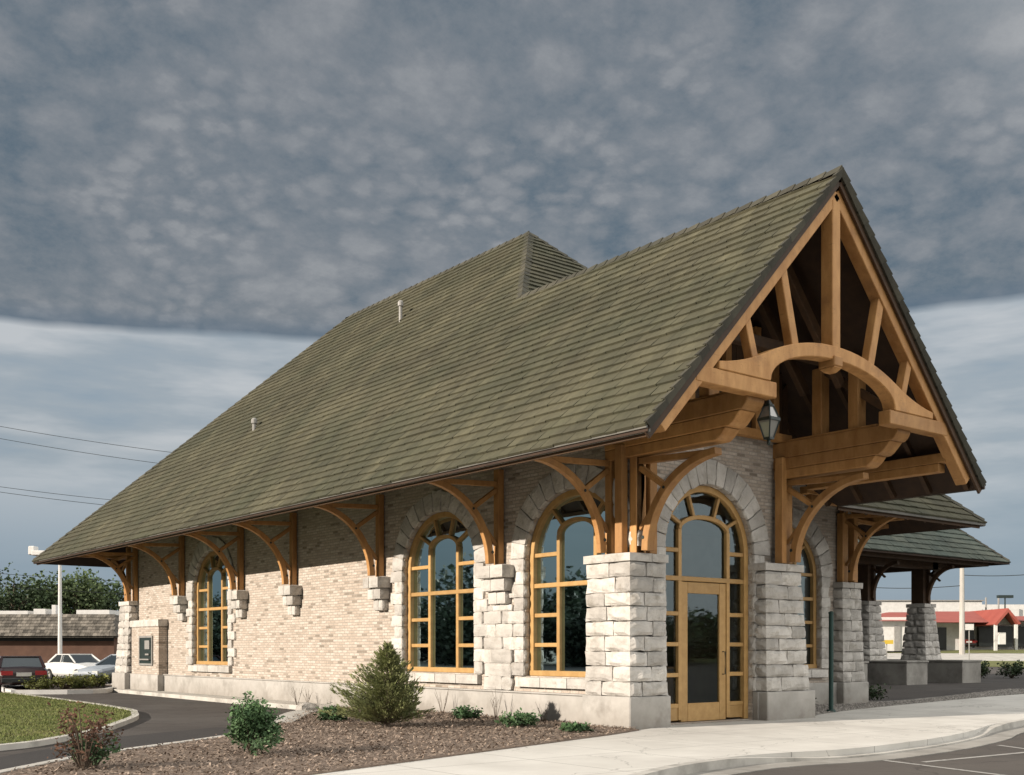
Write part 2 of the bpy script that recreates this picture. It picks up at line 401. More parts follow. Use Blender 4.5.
# ---- windows
def make_window(w, spokes, zbars, ztr, nm='window', mull=.58, zi=3.88, ri=.27, door=False):
    mp, uc, a, z0, zs, b = w
    f0, f1 = -.24, -.13
    mb = MB(); fw = .13
    path = [(uc+a-fw/2, z0+.003), (uc+a-fw/2, zs)]+arch_pts(uc, a-fw/2, zs, b-fw/2)[1:-1]+[(uc-a+fw/2, zs), (uc-a+fw/2, z0+.003)]
    mb.ribbon(path, fw, f0, f1+.03, mp)
    if not door: mb.ribbon([(uc-a+.001, z0+.06), (uc+a-.001, z0+.06)], .115, f0-.002, f1+.05, mp)
    for s in (-1, 1):
        mb.ribbon([(uc+s*mull*a/1.5, z0+.05), (uc+s*mull*a/1.5, zi)], .10, f0+.01, f1, mp)
    m = mull*a/1.5
    mb.ribbon(arch_pts(uc, m, zi, ri, 12), .085, f0+.012, f1+.004, mp)
    for ang in spokes:
        t = D(ang); p0 = (uc+m*1.0*math.cos(t), zi+ri*math.sin(t)); p1 = (uc+(a-.06)*math.cos(t), 0)
        # the spoke runs on outwards until it meets the outer frame
        d = Vector((math.cos(t)*.8, math.sin(t))).normalized(); q = Vector(p0); k = 0
        while ((q.x-uc)/(a-.06))**2+(max(0, q.y-zs)/(b-.06))**2 < 1 and k < 200: q = q+d*.01; k += 1
        mb.ribbon([p0, (q.x, q.y)], .07, f0+.015, f1-.004, mp)
    for z in zbars:
        for s in (-1, 1):
            mb.ribbon([(uc+s*(m+.04), z), (uc+s*(a-fw+.01), z)], .085, f0+.012, f1-.006, mp)
    if ztr:
        mb.ribbon([(uc-a+fw-.01, ztr), (uc+a-fw+.01, ztr)], .095, f0+.006, f1+.006, mp)
    if door:
        for s in (-1, 1):
            mb.prism([(uc+s*(m+.04), .06), (uc+s*(a-fw+.005), .06), (uc+s*(a-fw+.005), .34), (uc+s*(m+.04), .34)], f0+.02, f1-.02, mp)
    o = mb.build(nm, M['frame'], B, bevel=.008)
    # panes of glass
    mb = MB(); g = -.205
    poly = [(uc-a+.05, z0+.05), (uc+a-.05, z0+.05)]+arch_pts(uc, a-.05, zs, b-.05)
    # split in three upright sheets so each catches the sky a little differently
    def sheet(u0, u1, tilt):
        pts = []
        n = 8
        for i in range(n+1):
            u = u0+(u1-u0)*i/n; r = max(0, 1-((u-uc)/(a-.05))**2)
            pts.append((u, zs+(b-.05)*math.sqrt(r)))
        pl = [(u0, z0+.05), (u1, z0+.05)]+pts[::-1]
        vs = [mp(u, z, g+tilt*(u-(u0+u1)/2)*.012) for u, z in pl]
        mb.add(vs, [tuple(range(len(vs)))])
    if door:
        sheet(uc-a+.05, uc-m, .6); sheet(uc+m, uc+a-.05, -.7)
        pts = [(uc+m*math.cos(t*math.pi/12), zi+ri*math.sin(t*math.pi/12)) for t in range(13)]
        vs = [mp(u, z, g) for u, z in [(uc-m, 2.9), (uc+m, 2.9)]+pts]; mb.add(vs, [tuple(range(len(vs)))])
        for i in range(12):
            pass
        top = [(uc+(a-.05)*math.cos(t), zs+(b-.05)*math.sin(t)) for t in [math.acos(m/(a-.05))+(math.pi-2*math.acos(m/(a-.05)))*i/12 for i in range(13)]]
        vs = [mp(u, z, g-.004) for u, z in [(uc-m, zi-.1), (uc+m, zi-.1)]+top]; mb.add(vs, [tuple(range(len(vs)))])
    else:
        sheet(uc-a+.05, uc-m, .8); sheet(uc-m, uc+m, 0); sheet(uc+m, uc+a-.05, -.8)
    mb.build('pane', M['clearglass'] if door else M['glass'], o, recalc=False)
    if not door:
        mb = MB(); u = uc-a-.22
        while u < uc+a+.2:
            u1 = min(u+.85, uc+a+.22)
            c = [mp(u, z0-.24, 0), mp(u1, z0-.24, 0), mp(u1, z0-.24, .13), mp(u, z0-.24, .13), mp(u, z0-.003, -.3), mp(u1, z0-.003, -.3), mp(u1, z0-.02, .13), mp(u, z0-.02, .13)]
            c[0] = mp(u, z0-.24, -.3); c[1] = mp(u1, z0-.24, -.3)
            mb.rock(c, n=3, bulge=.008, amp=.01); u = u1
        mb.build('sill', M['stone'], o)
    return o
SP4 = (22, 66, 114, 158)
make_window(WINS[0], (40, 140), (3.5, 2.22, 1.59), 2.85, zi=3.90)
make_window(WINS[1], SP4, (3.5, 2.22, 1.59), 2.85, zi=3.92)
make_window(WINS[2], SP4, (3.5, 2.22, 1.59), 2.85, zi=3.92)
make_window(WWING, SP4, (3.5, 2.22, 1.59), 2.85, zi=3.92)
ent = make_window(DOOR, SP4, (3.5, 2.22, 1.60, .98, .36), 2.93, nm='entrance_window', mull=.82, zi=3.93, ri=.28, door=True)
# door leaf
mb = MB(); uc = 2.62; m = .82*1.34/1.5; L, Rr = uc-m+.05, uc+m-.05
for (u0, u1, z0, z1) in ((L, L+.2, .03, 2.87), (Rr-.2, Rr, .03, 2.87), (L+.2, Rr-.2, .03, .40), (L+.2, Rr-.2, 2.64, 2.87)):
    mb.prism([(u0+.001, z0), (u1-.001, z0), (u1-.001, z1), (u0+.001, z1)], -.225, -.155, FRONT)
dl = mb.build('door', M['frame'], B, bevel=.008)
MB().add([FRONT(L+.19, .39, -.19), FRONT(Rr-.19, .39, -.19), FRONT(Rr-.19, 2.65, -.19), FRONT(L+.19, 2.65, -.19)], [(0, 1, 2, 3)]).build('pane', M['clearglass'], dl, recalc=False)
mb = MB()
mb.tube([FRONT(Rr-.1, .98, -.155), FRONT(Rr-.1, .98, -.09), FRONT(Rr-.1, 1.45, -.09), FRONT(Rr-.1, 1.45, -.155)], .013)
mb.build('handle', M['iron'], dl)

# lobby added behind the glass; tan and white pieces stand in for reflections
M['lobby'] = simple('lobby_plaster', (.40, .36, .30), (.5, .46, .38), 2, .9, 0)
mb = MB(); mb.box(.75, 5.0, 5.2, 5.3, -.1, 5.6); mb.box(.75, .82, .8, 5.2, -.1, 5.6); mb.box(4.9, 4.98, .8, 5.2, -.1, 5.6); mb.box(.75, 5.0, .9, 5.2, 5.0, 5.1)
mb.split('lobby_wall', M['lobby'], B)
MB().box(.75, 5.0, .62, 5.2, -.08, .01).build('lobby_floor', M['timber'], B)
mb = MB(); mb.box(1.5, 4.6, 3.2, 3.9, .012, 1.02); mb.box(1.4, 4.7, 3.1, 4.0, 1.022, 1.09); mb.build('added_counter', M['timber'], B, bevel=.01)
mb = MB(); mb.box(2.0, 2.12, 1.9, 2.02, .012, 2.35); mb.box(1.8, 2.5, 1.9, 2.0, 1.15, 1.25); mb.box(1.6, 2.6, 1.9, 2.0, 2.0, 2.1); mb.build('added_wood_stand', M['timber'], B)
mb = MB(); mb.box(1.8, 4.2, 5.0, 5.18, 1.5, 1.75); mb.box(2.9, 3.7, 5.05, 5.18, .9, 1.45); mb.build('added_white_board', M['white'], B)
# ---- stone arches and jamb stones
def arch_stones(w, ro=.50, n=15):
    mp, uc, a, z0, zs, b = w; mb = MB()
    for i in range(n):
        t0, t1 = math.pi*i/n, math.pi*(i+1)/n; k = R.uniform(-.03, .03)
        def P(t, e, d): return mp(uc+(a+e)*math.cos(t), zs+(b+e)*math.sin(t), d)
        mb.rock([P(t0, .0, -.12), P(t0, ro+k, -.12), P(t0, ro+k, .07), P(t0, 0, .07), P(t1, 0, -.12), P(t1, ro+k, -.12), P(t1, ro+k, .07), P(t1, 0, .07)], n=5, bulge=.016, amp=.038, gap=.014)
    mb.build('stone_arch', M['stone'], B)
def jamb(w, sides=(-1, 1), wide=(.30, .50), zt=None):
    mp, uc, a, z0, zs, b = w; mb = MB(); n = 10 if z0 > .5 else 10
    zb = .61 if z0 < .5 else z0-.002; zt = zs if zt is None else zt; n = round((zt-zb)/.285)
    for s in sides:
        mb = MB()
        for i in range(n):
            za, zc = zb+(zt-zb)*i/n, zb+(zt-zb)*(i+1)/n; ww = wide[(i+(s > 0)) % 2]+R.uniform(-.03, .03)
            u0, u1 = sorted((uc+s*(a-.002), uc+s*(a+ww)))
            mb.rock([mp(u0, za, -.12), mp(u1, za, -.12), mp(u1, za, .075), mp(u0, za, .075), mp(u0, zc, -.12), mp(u1, zc, -.12), mp(u1, zc, .075), mp(u0, zc, .075)], n=5, bulge=.02, amp=.045)
        mb.build('jamb_stones', M['stone'], B)
for w in WINS[:1]: arch_stones(w); jamb(w, (1,), (.34, .52))
arch_stones(WINS[1]); jamb(WINS[1], (-1, 1), (.34, .52))
arch_stones(WINS[2]); jamb(WINS[2], (-1, 1), (.30, .52))
arch_stones(DOOR, .52, 17); jamb(DOOR, (1,), (.34, .38)); jamb(DOOR, (-1,), (.22, .24))
arch_stones(WWING); jamb(WWING, (1,), (.34, .40))

# ---- stone piers
def pier(base, top, z0, z1, n, parent, plz=.6, plinth=True, capz=.17, mat='stone'):
    """base/top: (x0, x1, y0, y1) of a battered pier"""
    mb = MB()
    def rect(z):
        t = (z-z0)/(z1-z0); t = t**.8
        return [base[i]+(top[i]-base[i])*t for i in range(4)]
    zs = [plz if plinth else z0]
    H = z1-capz-zs[0]
    cuts = [R.uniform(.9, 1.1) for _ in range(n)]; S = sum(cuts)
    for c in cuts: zs.append(zs[-1]+H*c/S)
    for i in range(n):
        a = rect(zs[i]); b = rect(zs[i+1]); sx = (.36, .62, .48)[i % 3]+R.uniform(-.05, .05); sy = (.6, .38, .52)[i % 3]+R.uniform(-.05, .05)
        for ux0, ux1 in ((0, sx), (sx, 1)):
            for uy0, uy1 in ((0, sy), (sy, 1)):
                def P(r, u, v, z): return (r[0]+(r[1]-r[0])*u, r[2]+(r[3]-r[2])*v, z)
                mb.rock([P(a, ux0, uy0, zs[i]), P(a, ux1, uy0, zs[i]), P(a, ux1, uy1, zs[i]), P(a, ux0, uy1, zs[i]),
                         P(b, ux0, uy0, zs[i+1]), P(b, ux1, uy0, zs[i+1]), P(b, ux1, uy1, zs[i+1]), P(b, ux0, uy1, zs[i+1])], n=4, bulge=.05, amp=.065, gap=.013)
    o = mb.build('stone_pier', M[mat], parent)
    c = rect(z1); e = .045; mb = MB(); xm = (c[0]+c[1])/2+.07
    mb.rockbox(c[0]-e, xm, c[2]-e, c[3]+e, z1-capz, z1, n=4, bulge=.015, amp=.018); mb.rockbox(xm, c[1]+e, c[2]-e, c[3]+e, z1-capz, z1, n=4, bulge=.015, amp=.018)
    mb.build('cap', M[mat], o)
    if plinth:
        p = rect(z0); mb = MB(); mb.box(p[0]-.03, p[1]+.03, p[2]-.03, p[3]+.03, z0-.2, plz); mb.build('plinth', M['plinth'], o, bevel=.02)
    return o
CZ = 3.33
pier((0, 1.06, 0, 1.28), (0.03, 1.0, .03, 1.26), 0, CZ, 9, B)
pier((4.03, 5.62, 0, 1.0), (4.0, 5.22, 0.03, .9), 0, CZ, 9, B)
pier((10.95, 12.05, 2.95, 4.1), (11.0, 11.85, 3.02, 4.0), 0, CZ, 9, B)
pier((-.22, .6, 26.75, 28.1), (0.02, .6, 26.95, 28.0), 0, CZ, 9, B)
# flat stone strip between the two near windows
mb = MB(); zb = .61
# corbels
def corbel(y, w):
    mb = MB()
    for z0, z1, ww, dd in ((3.05, 3.33, w, .40), (2.77, 3.045, w*.84, .29), (2.49, 2.765, w*.62, .17)):
        sp = R.uniform(-.1, .1)
        mb.rockbox(.35-dd, .40, y-ww/2, y+ww*sp, z0, z1, n=4, bulge=.02, amp=.02)
        mb.rockbox(.35-dd, .40, y+ww*sp, y+ww/2, z0, z1, n=4, bulge=.02, amp=.02)
    mb.build('stone_corbel', M['stone'], B)
BY = [22.4, 17.6, 14.05, 9.3, 4.34]
for y in BY: corbel(y, .74 if y > 5 else 1.0)
mb = MB(); z = .61
while z < 2.44:
    y = 3.93; zn = min(z+R.uniform(.24, .31), 2.48); mid = R.uniform(4.2, 4.65)
    for a, b in ((3.93, mid), (mid, 4.92)): mb.rockbox(.35-R.uniform(.05, .10), .40, a, b, z, zn, n=5, bulge=.02, amp=.04)
    z = zn
mb.build('stone_pilaster', M['stone'], B)
# walk-up machine housing on the long wall
hs = MB()
hs.box(.02, .345, 23.95, 26.7, .585, 2.32).build('machine_housing', M['brick'], B)
h = B.children[-1] if B.children else None
hs = kids(B)[-1]
housing = [o for o in kids(B) if o.name.startswith('machine_housing')][0]
MB().rockbox(-.03, .345, 23.88, 26.77, 2.323, 2.58, n=4, bulge=.01, amp=.01).build('coping', M['stone'], housing)
MB().box(-.04, .345, 23.9, 26.75, -.2, .583).build('base', M['plinth'], housing, bevel=.01)
mb = MB(); y0, y1, z0, z1 = 24.55, 25.75, .98, 1.92
for a in ((y0-.07, y0, z0-.07, z1+.07), (y1, y1+.07, z0-.07, z1+.07), (y0, y1, z1, z1+.07), (y0, y1, z0-.07, z0)):
    mb.box(-.03, .015, *a)
mb.build('machine_frame', M['metal'], housing)
MB().box(-.006, .015, y0, y1, z0, z1).build('machine_front', M['iron'], housing)
mb = MB(); mb.box(-.05, -.008, y0+.15, y0+.62, z1-.42, z1-.1); mb.build('machine_screen', M['metal'], housing)
mb = MB(); mb.box(-.06, -.008, y0+.2, y0+.55, z0+.3, z0+.36); mb.box(-.10, -.008, y0+.1, y1-.12, z0+.12, z0+.17); mb.split('machine_shelf', M['metal'], housing)

# ---- timber brackets: o = outwards, built in local axes (x outwards), then turned
def bracket_parts(reach, z0, z1, post_w=.20, parent=None, side_posts=True, name='bracket'):
    b_ = MB(); hw = post_w/2
    b_.box(-.155, .0, -hw-.015, hw+.015, z0, z1+.30)
    o = b_.build(name, M['timber'], parent, bevel=.01)
    MP = lambda a, b, c: (a, c, b)
    n = 14; path = [(.17+(reach-.17)*(1-math.cos(t*math.pi/2/n*.97)), z0+.03+(z1-z0-.12)*math.sin(t*math.pi/2/n*.97)) for t in range(n+1)]
    mb = MB(); mb.ribbon(path, [.165-.04*i/n for i in range(n+1)], -hw*.8, hw*.8, MP); mb.build('curved_brace', M['timber'], o, bevel=.008)
    mb = MB()
    mb.ribbon([(0, z1-.02), (reach*.88, z1-.10)], .11, -hw*.6, hw*.6, MP)          # top rail
    mid = path[int(n*.55)]
    mb.ribbon([(0, z1-.15), (mid[0]-.03, mid[1]+.03)], .10, -hw*.55, hw*.55, MP)    # strut
    lo = path[int(n*.36)]
    mb.ribbon([(0, z0+.45), (lo[0]-.02, lo[1]-.0)], .08, -hw*.5, hw*.5, MP)
    mb.split('strut', M['timber'], o, bevel=.006)
    # iron bolts
    mb = MB(); mb.tube([(.14, -hw*.8-.012, z0+.28), (.14, hw*.8+.012, z0+.28)], .035); mb.tube([(mid[0], -hw*.8-.012, mid[1]), (mid[0], hw*.8+.012, mid[1])], .03)
    mb.split('bolt', M['iron'], o)
    return o
proto = bracket_parts(1.92, CZ+.005, 5.14, .15, B)
proto.location = (.17, BY[0], 0); proto.rotation_euler = (0, 0, math.pi)
def put(o, loc, rz):
    c = copy_tree(o, B); c.location = loc; c.rotation_euler = (0, 0, rz); return c
for y in BY[1:]+[26.98]: put(proto, (.17, y, 0), math.pi)
put(proto, (.24, .85, 0), math.pi)
put(proto, (.30, 27.9, 0), math.pi/2)
# slim second posts standing beside each bracket
mb = MB()
mb.box(.28, .50, .10, .30, CZ+.005, 5.45); mb.box(.10, .26, .32, .52, CZ+.005, 5.4); mb.box(.64, .84, .10, .28, CZ+.005, 5.3)
mb.split('wall_post', M['timber'], B, bevel=.01)
# front brackets under the hammer beams
fb = bracket_parts(2.0, CZ+.005, 5.10, .24, B); fb.location = (.40, .10, 0); fb.rotation_euler = (0, 0, -math.pi/2)
put(fb, (4.87, .10, 0), -math.pi/2)
put(proto, (11.25, 3.08, 0), -math.pi/2); put(proto, (11.85, 3.4, 0), 0)
mb = MB(); mb.box(4.55, 4.70, .02, .22, CZ+.005, 5.6); mb.box(11.05, 11.13, 3.05, 3.24, CZ+.005, 5.2); mb.box(11.5, 11.68, 3.0, 3.2, CZ+.005, 5.2)
mb.split('wall_post', M['timber'], B, bevel=.01)

# hammer beams: three stacked timbers with shaped ends
def hammer(x0, x1):
    mb = MB(); MP = lambda a, b, c: (c, -a, b)
    y = 2.66
    mb.prism([(-.9, 5.60), (y-.12, 5.60), (y-.05, 5.66), (y, 5.74), (y, 5.93), (-.9, 5.93)], x0, x1, MP)
    mb.prism([(-.9, 5.36), (y-.42, 5.36), (y-.34, 5.41), (y-.26, 5.49), (y-.16, 5.597), (-.9, 5.597)], x0+.02, x1-.02, MP)
    mb.prism([(-.9, 5.16), (y-.72, 5.16), (y-.60, 5.24), (y-.50, 5.357), (-.9, 5.357)], x0+.04, x1-.04, MP)
    return mb.split('hammer_beam', M['timber'], B, bevel=.015)
hammer(.16, .62); hammer(4.65, 5.11)

# purlins under both eaves and plates
def stack(x0, x1, ya, yb, zt=5.50):
    mb = MB(); mb.box(x0, x1, ya, yb, zt-.20, zt); mb.box(x0+.02, x1-.02, ya+.14, yb, zt-.38, zt-.203)
    return mb.split('eave_beam', M['timber'], B, bevel=.012)
stack(-1.72, -1.47, -2.62, 29.2, 5.58); stack(6.42, 6.70, -2.62, .8, 5.54); stack(13.05, 13.27, 1.5, 29.2)
mb = MB(); mb.box(7.2, 13.04, 1.35, 1.57, 5.2, 5.38); mb.box(7.4, 13.0, 1.37, 1.55, 5.02, 5.197); mb.split('eave_beam', M['timber'], B, bevel=.012)
mb = MB(); mb.box(-1.45, 13.0, 29.25, 29.47, 5.1, 5.35); mb.build('eave_beam', M['timber'], B, bevel=.012)

# ---- the gable truss (plane y = -2.7)
YT = -2.70
T = lambda a, b, c: (a, YT-c, b)
CX = 2.44
def tone(): return R.uniform(.5, 1)
mb = MB()
und = lambda x: (roofz(x) if x < GX else EZ+PT*(XR-x))-.24
for s in (-1, 1):
    f = lambda u: CX+.02+s*u
    mb.ribbon([(f(0.0), und(GX)-.14), (f(4.55), und(GX)-.14-PT*4.55)], .27, -.12, .12, T, tone())
mb.split('truss_rafter', M['timber'], B, bevel=.012)
mb = MB(); mb.box(CX-.12, CX+.12, YT-.13, YT+.13, 6.93, 9.62); mb.build('king_post', M['timber'], B, bevel=.015)
mb = MB()
mb.hexa([(CX-.08, YT-.08, 6.52), (CX+.08, YT-.08, 6.52), (CX+.08, YT+.08, 6.52), (CX-.08, YT+.08, 6.52), (CX-.13, YT-.18, 6.61), (CX+.13, YT-.18, 6.61), (CX+.13, YT+.18, 6.61), (CX-.13, YT+.18, 6.61)])
mb.box(CX-.13, CX+.13, YT-.18, YT+.18, 6.612, 6.80)
mb.build('pendant', M['timber'], B, bevel=.02)
mb = MB()
for s in (-1, 1):
    for (x0, z0, x1, z1) in ((1.12, 6.78, 1.50, 8.20), (2.22, 6.42, 2.46, 7.16)):
        mb.ribbon([(CX+s*x0, z0), (CX+s*x1, z1)], (.19 if x0 < 2 else .16), -.09, .09, T, tone())
mb.split('truss_strut', M['timber'], B, bevel=.012)
# arched tie: shaped outline with flared tips resting on the outriggers
up, lo = [], []
n = 30
for i in range(n+1):
    t = math.pi*i/n
    lo.append((CX-1.86*math.cos(t), 6.10+.63*math.sin(t)))
top = []
for i in range(n+1):
    u = -1+2*i/n; x = u*3.19
    h = 6.98-.86*min(1, abs(x)/2.75)**2.1
    ax = abs(x)
    if ax > 2.05: h = 6.98-.86*(2.05/2.75)**2.1-(ax-2.05)*.42*(1-(ax-2.05)/3.2)
    top.append((CX+x, max(6.12, h)))
poly = [(CX-3.19, 6.075)]+[(CX-1.87, 6.075)]+lo+[(CX+1.87, 6.075), (CX+3.19, 6.075)]+top[::-1]
MB().prism(poly, -.14, .14, T).build('arched_tie', M['timber'], B, bevel=.015)
mb = MB()
for s in (-1, 1):
    x0, x1 = sorted((CX+s*1.70, CX+s*3.86))
    mb.prism([(x0, 5.935), (x1, 5.935), (x1-(.0 if s < 0 else .25), 6.07), (x0+(.25 if s < 0 else 0), 6.07)] if False else [(x0+(.12 if s < 0 else 0), 5.80), (x1-(.12 if s > 0 else 0), 5.80), (x1-(.0 if s < 0 else .14), 6.07), (x0+(.14 if s < 0 else 0), 6.07)], -.13, .13, lambda a, b, c: (a, YT-.28-c, b) if False else (a, YT-c, b+.003))
mb.split('outrigger', M['timber'], B, bevel=.015)
# posts and braces rising from the hammer beams and from the wall
mb = MB()
for x in (4.87, .40):
    for y in (-.72, -1.6):
        zt = min(und(x), und(x))-.02
        mb.box(x-.14, x+.14, y-.12, y+.12, 5.95, zt)
    mb.box(x-.20, x+.20, -2.2, .25, 5.932, 5.975)
mb.split('queen_post', M['timber'], B, bevel=.012)
mb = MB()
for s in (-1, 1):
    for y in (-.72, -1.6):
        mb.beam((CX+s*2.3, y+.3, 6.9), (CX+s*.3, y+.3, 9.2), .14, .2)
    mb.beam((CX+s*2.43, -.85, 7.3), (CX+s*2.43, -2.4, 6.2), .12, .16)
mb.beam((CX-2.4, -.9, 7.5), (CX+2.4, -.9, 7.5), .2, .22)
mb.split('inner_brace', M['timber_dark'], B, bevel=.01)
mb = MB()
for x in (1.0, 1.9, 3.0, 3.95, 4.55, .4): mb.box(x-.09, x+.09, .16, .29, 6.0, und(x)-.05)
mb.box(.36, 5.0, .10, .29, 5.95, 6.12)
mb.split('gable_stud', M['timber'], B, bevel=.01)

# ---- the roof
def plane_pt(o, u, s): return lambda a, b, c: Vector(o)+Vector(u)*a+Vector(s)*b
def shingles(mb, O, U, S, rng, vmax, exp=.28, wmin=.24, wmax=.42, th=.046):
    """O origin on the eave, U along it, S up the slope (unit vectors)"""
    O, U, S = Vector(O), Vector(U), Vector(S); Nn = U.cross(S).normalized()
    if Nn.z < 0: Nn = -Nn
    v = -.06; row = 0
    while v < vmax:
        v1 = min(v+exp, vmax); a0, b0 = rng(max(v, 0)); a1, b1 = rng(v1)
        L = min(a0, a1); H = max(b0, b1); u = L-R.uniform(0, wmax)
        while u < H:
            w = R.uniform(wmin, wmax); x0, x1 = u+.004, u+w-.004
            q = [max(x0, a0), min(x1, b0), min(x1, b1), max(x0, a1)]
            if q[1] > q[0]+.01 or q[2] > q[3]+.01:
                q[1] = max(q[1], q[0]); q[2] = max(q[2], q[3])
                j = R.uniform(-.008, .012); t = th+R.uniform(-.008, .008)
                lo0 = O+U*q[0]+S*(v+j); lo1 = O+U*q[1]+S*(v+j); h1 = O+U*q[2]+S*(v1+.02); h0 = O+U*q[3]+S*(v1+.02)
                # course-wide drift plus a shingle of its own
                tn = min(1, max(0, .5+.30*noise.noise(Vector((u*.25, row*.35, O.x)))+R.gauss(0, .15)))
                mb.add([lo0+Nn*.0, lo1, lo1+Nn*t, lo0+Nn*t, h1+Nn*.006, h0+Nn*.006], [(0, 1, 2, 3), (3, 2, 4, 5), (0, 3, 5), (1, 4, 2)], tn)
            u += w
        v += exp; row += 1
sl = math.hypot(1, PT)
F_ = (2.46, 6.28, 10.16); P_ = (5.76, 10.03, 13.62); Q_ = (5.76, 20.37, 13.62)
lerp = lambda a, b, t: a+(b-a)*t
mb = MB()
def rl(v):
    z = EZ+v*PT/sl; tz = (z-EZ)/8.68
    hi = lerp(30.47, 20.37, min(1, tz)); lo_ = YA if z < 10.16 else lerp(6.28, 10.03, min(1, (z-10.16)/3.46))
    return lo_, hi
shingles(mb, (XE, 0, EZ), (0, 1, 0), (1/sl, 0, PT/sl), rl, 8.68*sl/PT)
shingles(mb, (XR, 0, EZ), (0, 1, 0), (-1/sl, 0, PT/sl), lambda v: (YA, lerp(.63, 6.28, min(1, v/(5.22*sl/PT)))), 5.22*sl/PT)
ph = 8.68/9.40; sh = math.hypot(1, ph)
def rf(v):
    z = EZ+v*ph/sh
    a = lerp(7.42, 2.46, (z-EZ)/5.22) if z < 10.16 else lerp(2.46, 5.76, min(1, (z-10.16)/3.46))
    return a, lerp(14.02, 5.76, min(1, (z-EZ)/8.68))
shingles(mb, (0, .63, EZ), (1, 0, 0), (0, 1/sh, ph/sh), rf, 8.68*sh/ph)
shingles(mb, (14.02, 0, EZ), (0, 1, 0), (-1/sl, 0, PT/sl), lambda v: (lerp(.63, 10.03, min(1, v*PT/sl/8.68)), lerp(30.47, 20.37, min(1, v*PT/sl/8.68))), 8.68*sl/PT)
pb = 8.68/10.1; sb = math.hypot(1, pb)
shingles(mb, (0, 30.47, EZ), (1, 0, 0), (0, -1/sb, pb/sb), lambda v: (lerp(XE, 5.76, min(1, v*pb/sb/8.68)), lerp(14.02, 5.76, min(1, v*pb/sb/8.68))), 8.68*sb/pb)
roof = mb.build('roof', M['shingle'], B, recalc=False)
# deck
mb = MB()
def deck(pts, z_off=.012, th=.10):
    n = len(pts)
    mb.add([(x, y, z-z_off) for x, y, z in pts]+[(x, y, z-z_off-th) for x, y, z in pts], [tuple(range(n)), tuple(range(n, 2*n))[::-1]]+[(i, (i+1) % n, n+(i+1) % n, n+i) for i in range(n)], .4)
deck([(XE, YA, EZ), (XE, 30.47, EZ), Q_, P_, F_, (GX, YA, 10.16)])
deck([(XR, YA, EZ), (GX, YA, 10.16), F_, (XR, .63, EZ)])
deck([(XR, .63, EZ), F_, P_, (14.02, .63, EZ)])
deck([(14.02, .63, EZ), P_, Q_, (14.02, 30.47, EZ)])
deck([(14.02, 30.47, EZ), Q_, (XE, 30.47, EZ)])
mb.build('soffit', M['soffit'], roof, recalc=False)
pb = 8.68/10.1
# exposed rafters under the deck
mb = MB()
y = YA+.25
while y < 30.0:
    xm = min(.5, XE+.85*(30.47-y)*pb/PT); mb.beam((XE+.12, y, roofz(XE+.12)-.18), (max(xm, XE+.3), y, roofz(max(xm, XE+.3))-.18), .09, .13); y += .86
y = YA+.3
while y < .9:
    mb.beam((XR-.12, y, EZ+PT*.12-.18), (5.0, y, EZ+PT*(XR-5)-.18), .10, .14); y += .86
x = 7.9
while x < 13.6:
    mb.beam((x, .75, EZ+.1-.235), (x, 3.2, EZ+ph*2.57-.235), .09, .13); x += .86
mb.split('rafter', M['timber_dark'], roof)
# fascia, drip edge and barge boards
mb = MB()
mb.box(XE+.10, XE+.14, YA+.06, 30.4, EZ-.16, EZ-.07)
mb.box(7.5, 13.9, .70, .74, EZ-.17, EZ-.08)
for s, xa in ((1, XE), (-1, XR)):
    mb.beam((xa+s*.05, YA+.07, EZ+PT*.05-.21), (GX-s*.03, YA+.07, 10.16-.21), .05, .14)
mb.split('fascia', M['timber_dark'], roof, bevel=.006)
mb = MB(); mb.box(XE-.03, XE+.02, YA, 30.47, EZ-.06, EZ-.02); mb.box(XE+.022, XE+.06, YA, 30.46, EZ-.115, EZ-.062); mb.box(XR-.02, XR+.035, YA, .63, EZ-.10, EZ-.02); mb.box(XR, 14.02, .6, .64, EZ-.10, EZ-.02)
mb.split('drip_edge', M['flash'], roof)
# verge: thick stepped shingle edge along the gable rakes
mb = MB()
for s, xa in ((1, XE), (-1, XR)):
    k = 0; L_ = 4.96
    for i in range(26):
        t0 = i/26; t1 = (i+1.12)/26
        a = Vector((xa+s*L_*t0, YA, EZ+PT*L_*t0)); b = Vector((xa+s*L_*t1, YA, EZ+PT*L_*t1))
        n_ = Vector((-s*PT, 0, 1)).normalized()
        mb.hexa([a-n_*.09, b-n_*.09, b-n_*.09+Vector((0, .05, 0)), a-n_*.09+Vector((0, .05, 0)), a+n_*.06+Vector((0, -.03, 0)), b+n_*.015+Vector((0, -.03, 0)), b+n_*.015+Vector((0, .05, 0)), a+n_*.06+Vector((0, .05, 0))])
mb.build('verge', M['capshingle'], roof)
# ridge and hip caps: overlapping saddles
mb = MB()
def caps(a, b, n1, n2, step=.34, w=.17):
    a, b = Vector(a), Vector(b); d = b-a; L_ = d.length; d.normalize(); n = int(L_/step)
    s1 = d.cross(Vector(n1)).normalized(); s2 = d.cross(Vector(n2)).normalized()
    if s1.z > 0: s1 = -s1
    if s2.z > 0: s2 = -s2
    for i in range(n):
        p = a+d*(L_*i/n); q = a+d*(L_*min(n, i+1.25)/n); e = Vector((0, 0, 1))
        for s_ in (s1, s2):
            mb.add([p+e*.075, p+s_*w+e*.05, q+s_*w+e*.02, q+e*.04, p+e*.035, p+s_*w+e*.01], [(0, 1, 2, 3), (0, 4, 5, 1)])
nL, nRr, nF, nBk = (-PT, 0, 1), (PT, 0, 1), (0, -ph, 1), (0, pb, 1)
caps((GX, YA, 10.17), F_, nL, nRr); caps(P_, Q_, nL, nRr); caps(F_, P_, nL, nF); caps((14.02, .63, EZ+.02), P_, nRr, nF)
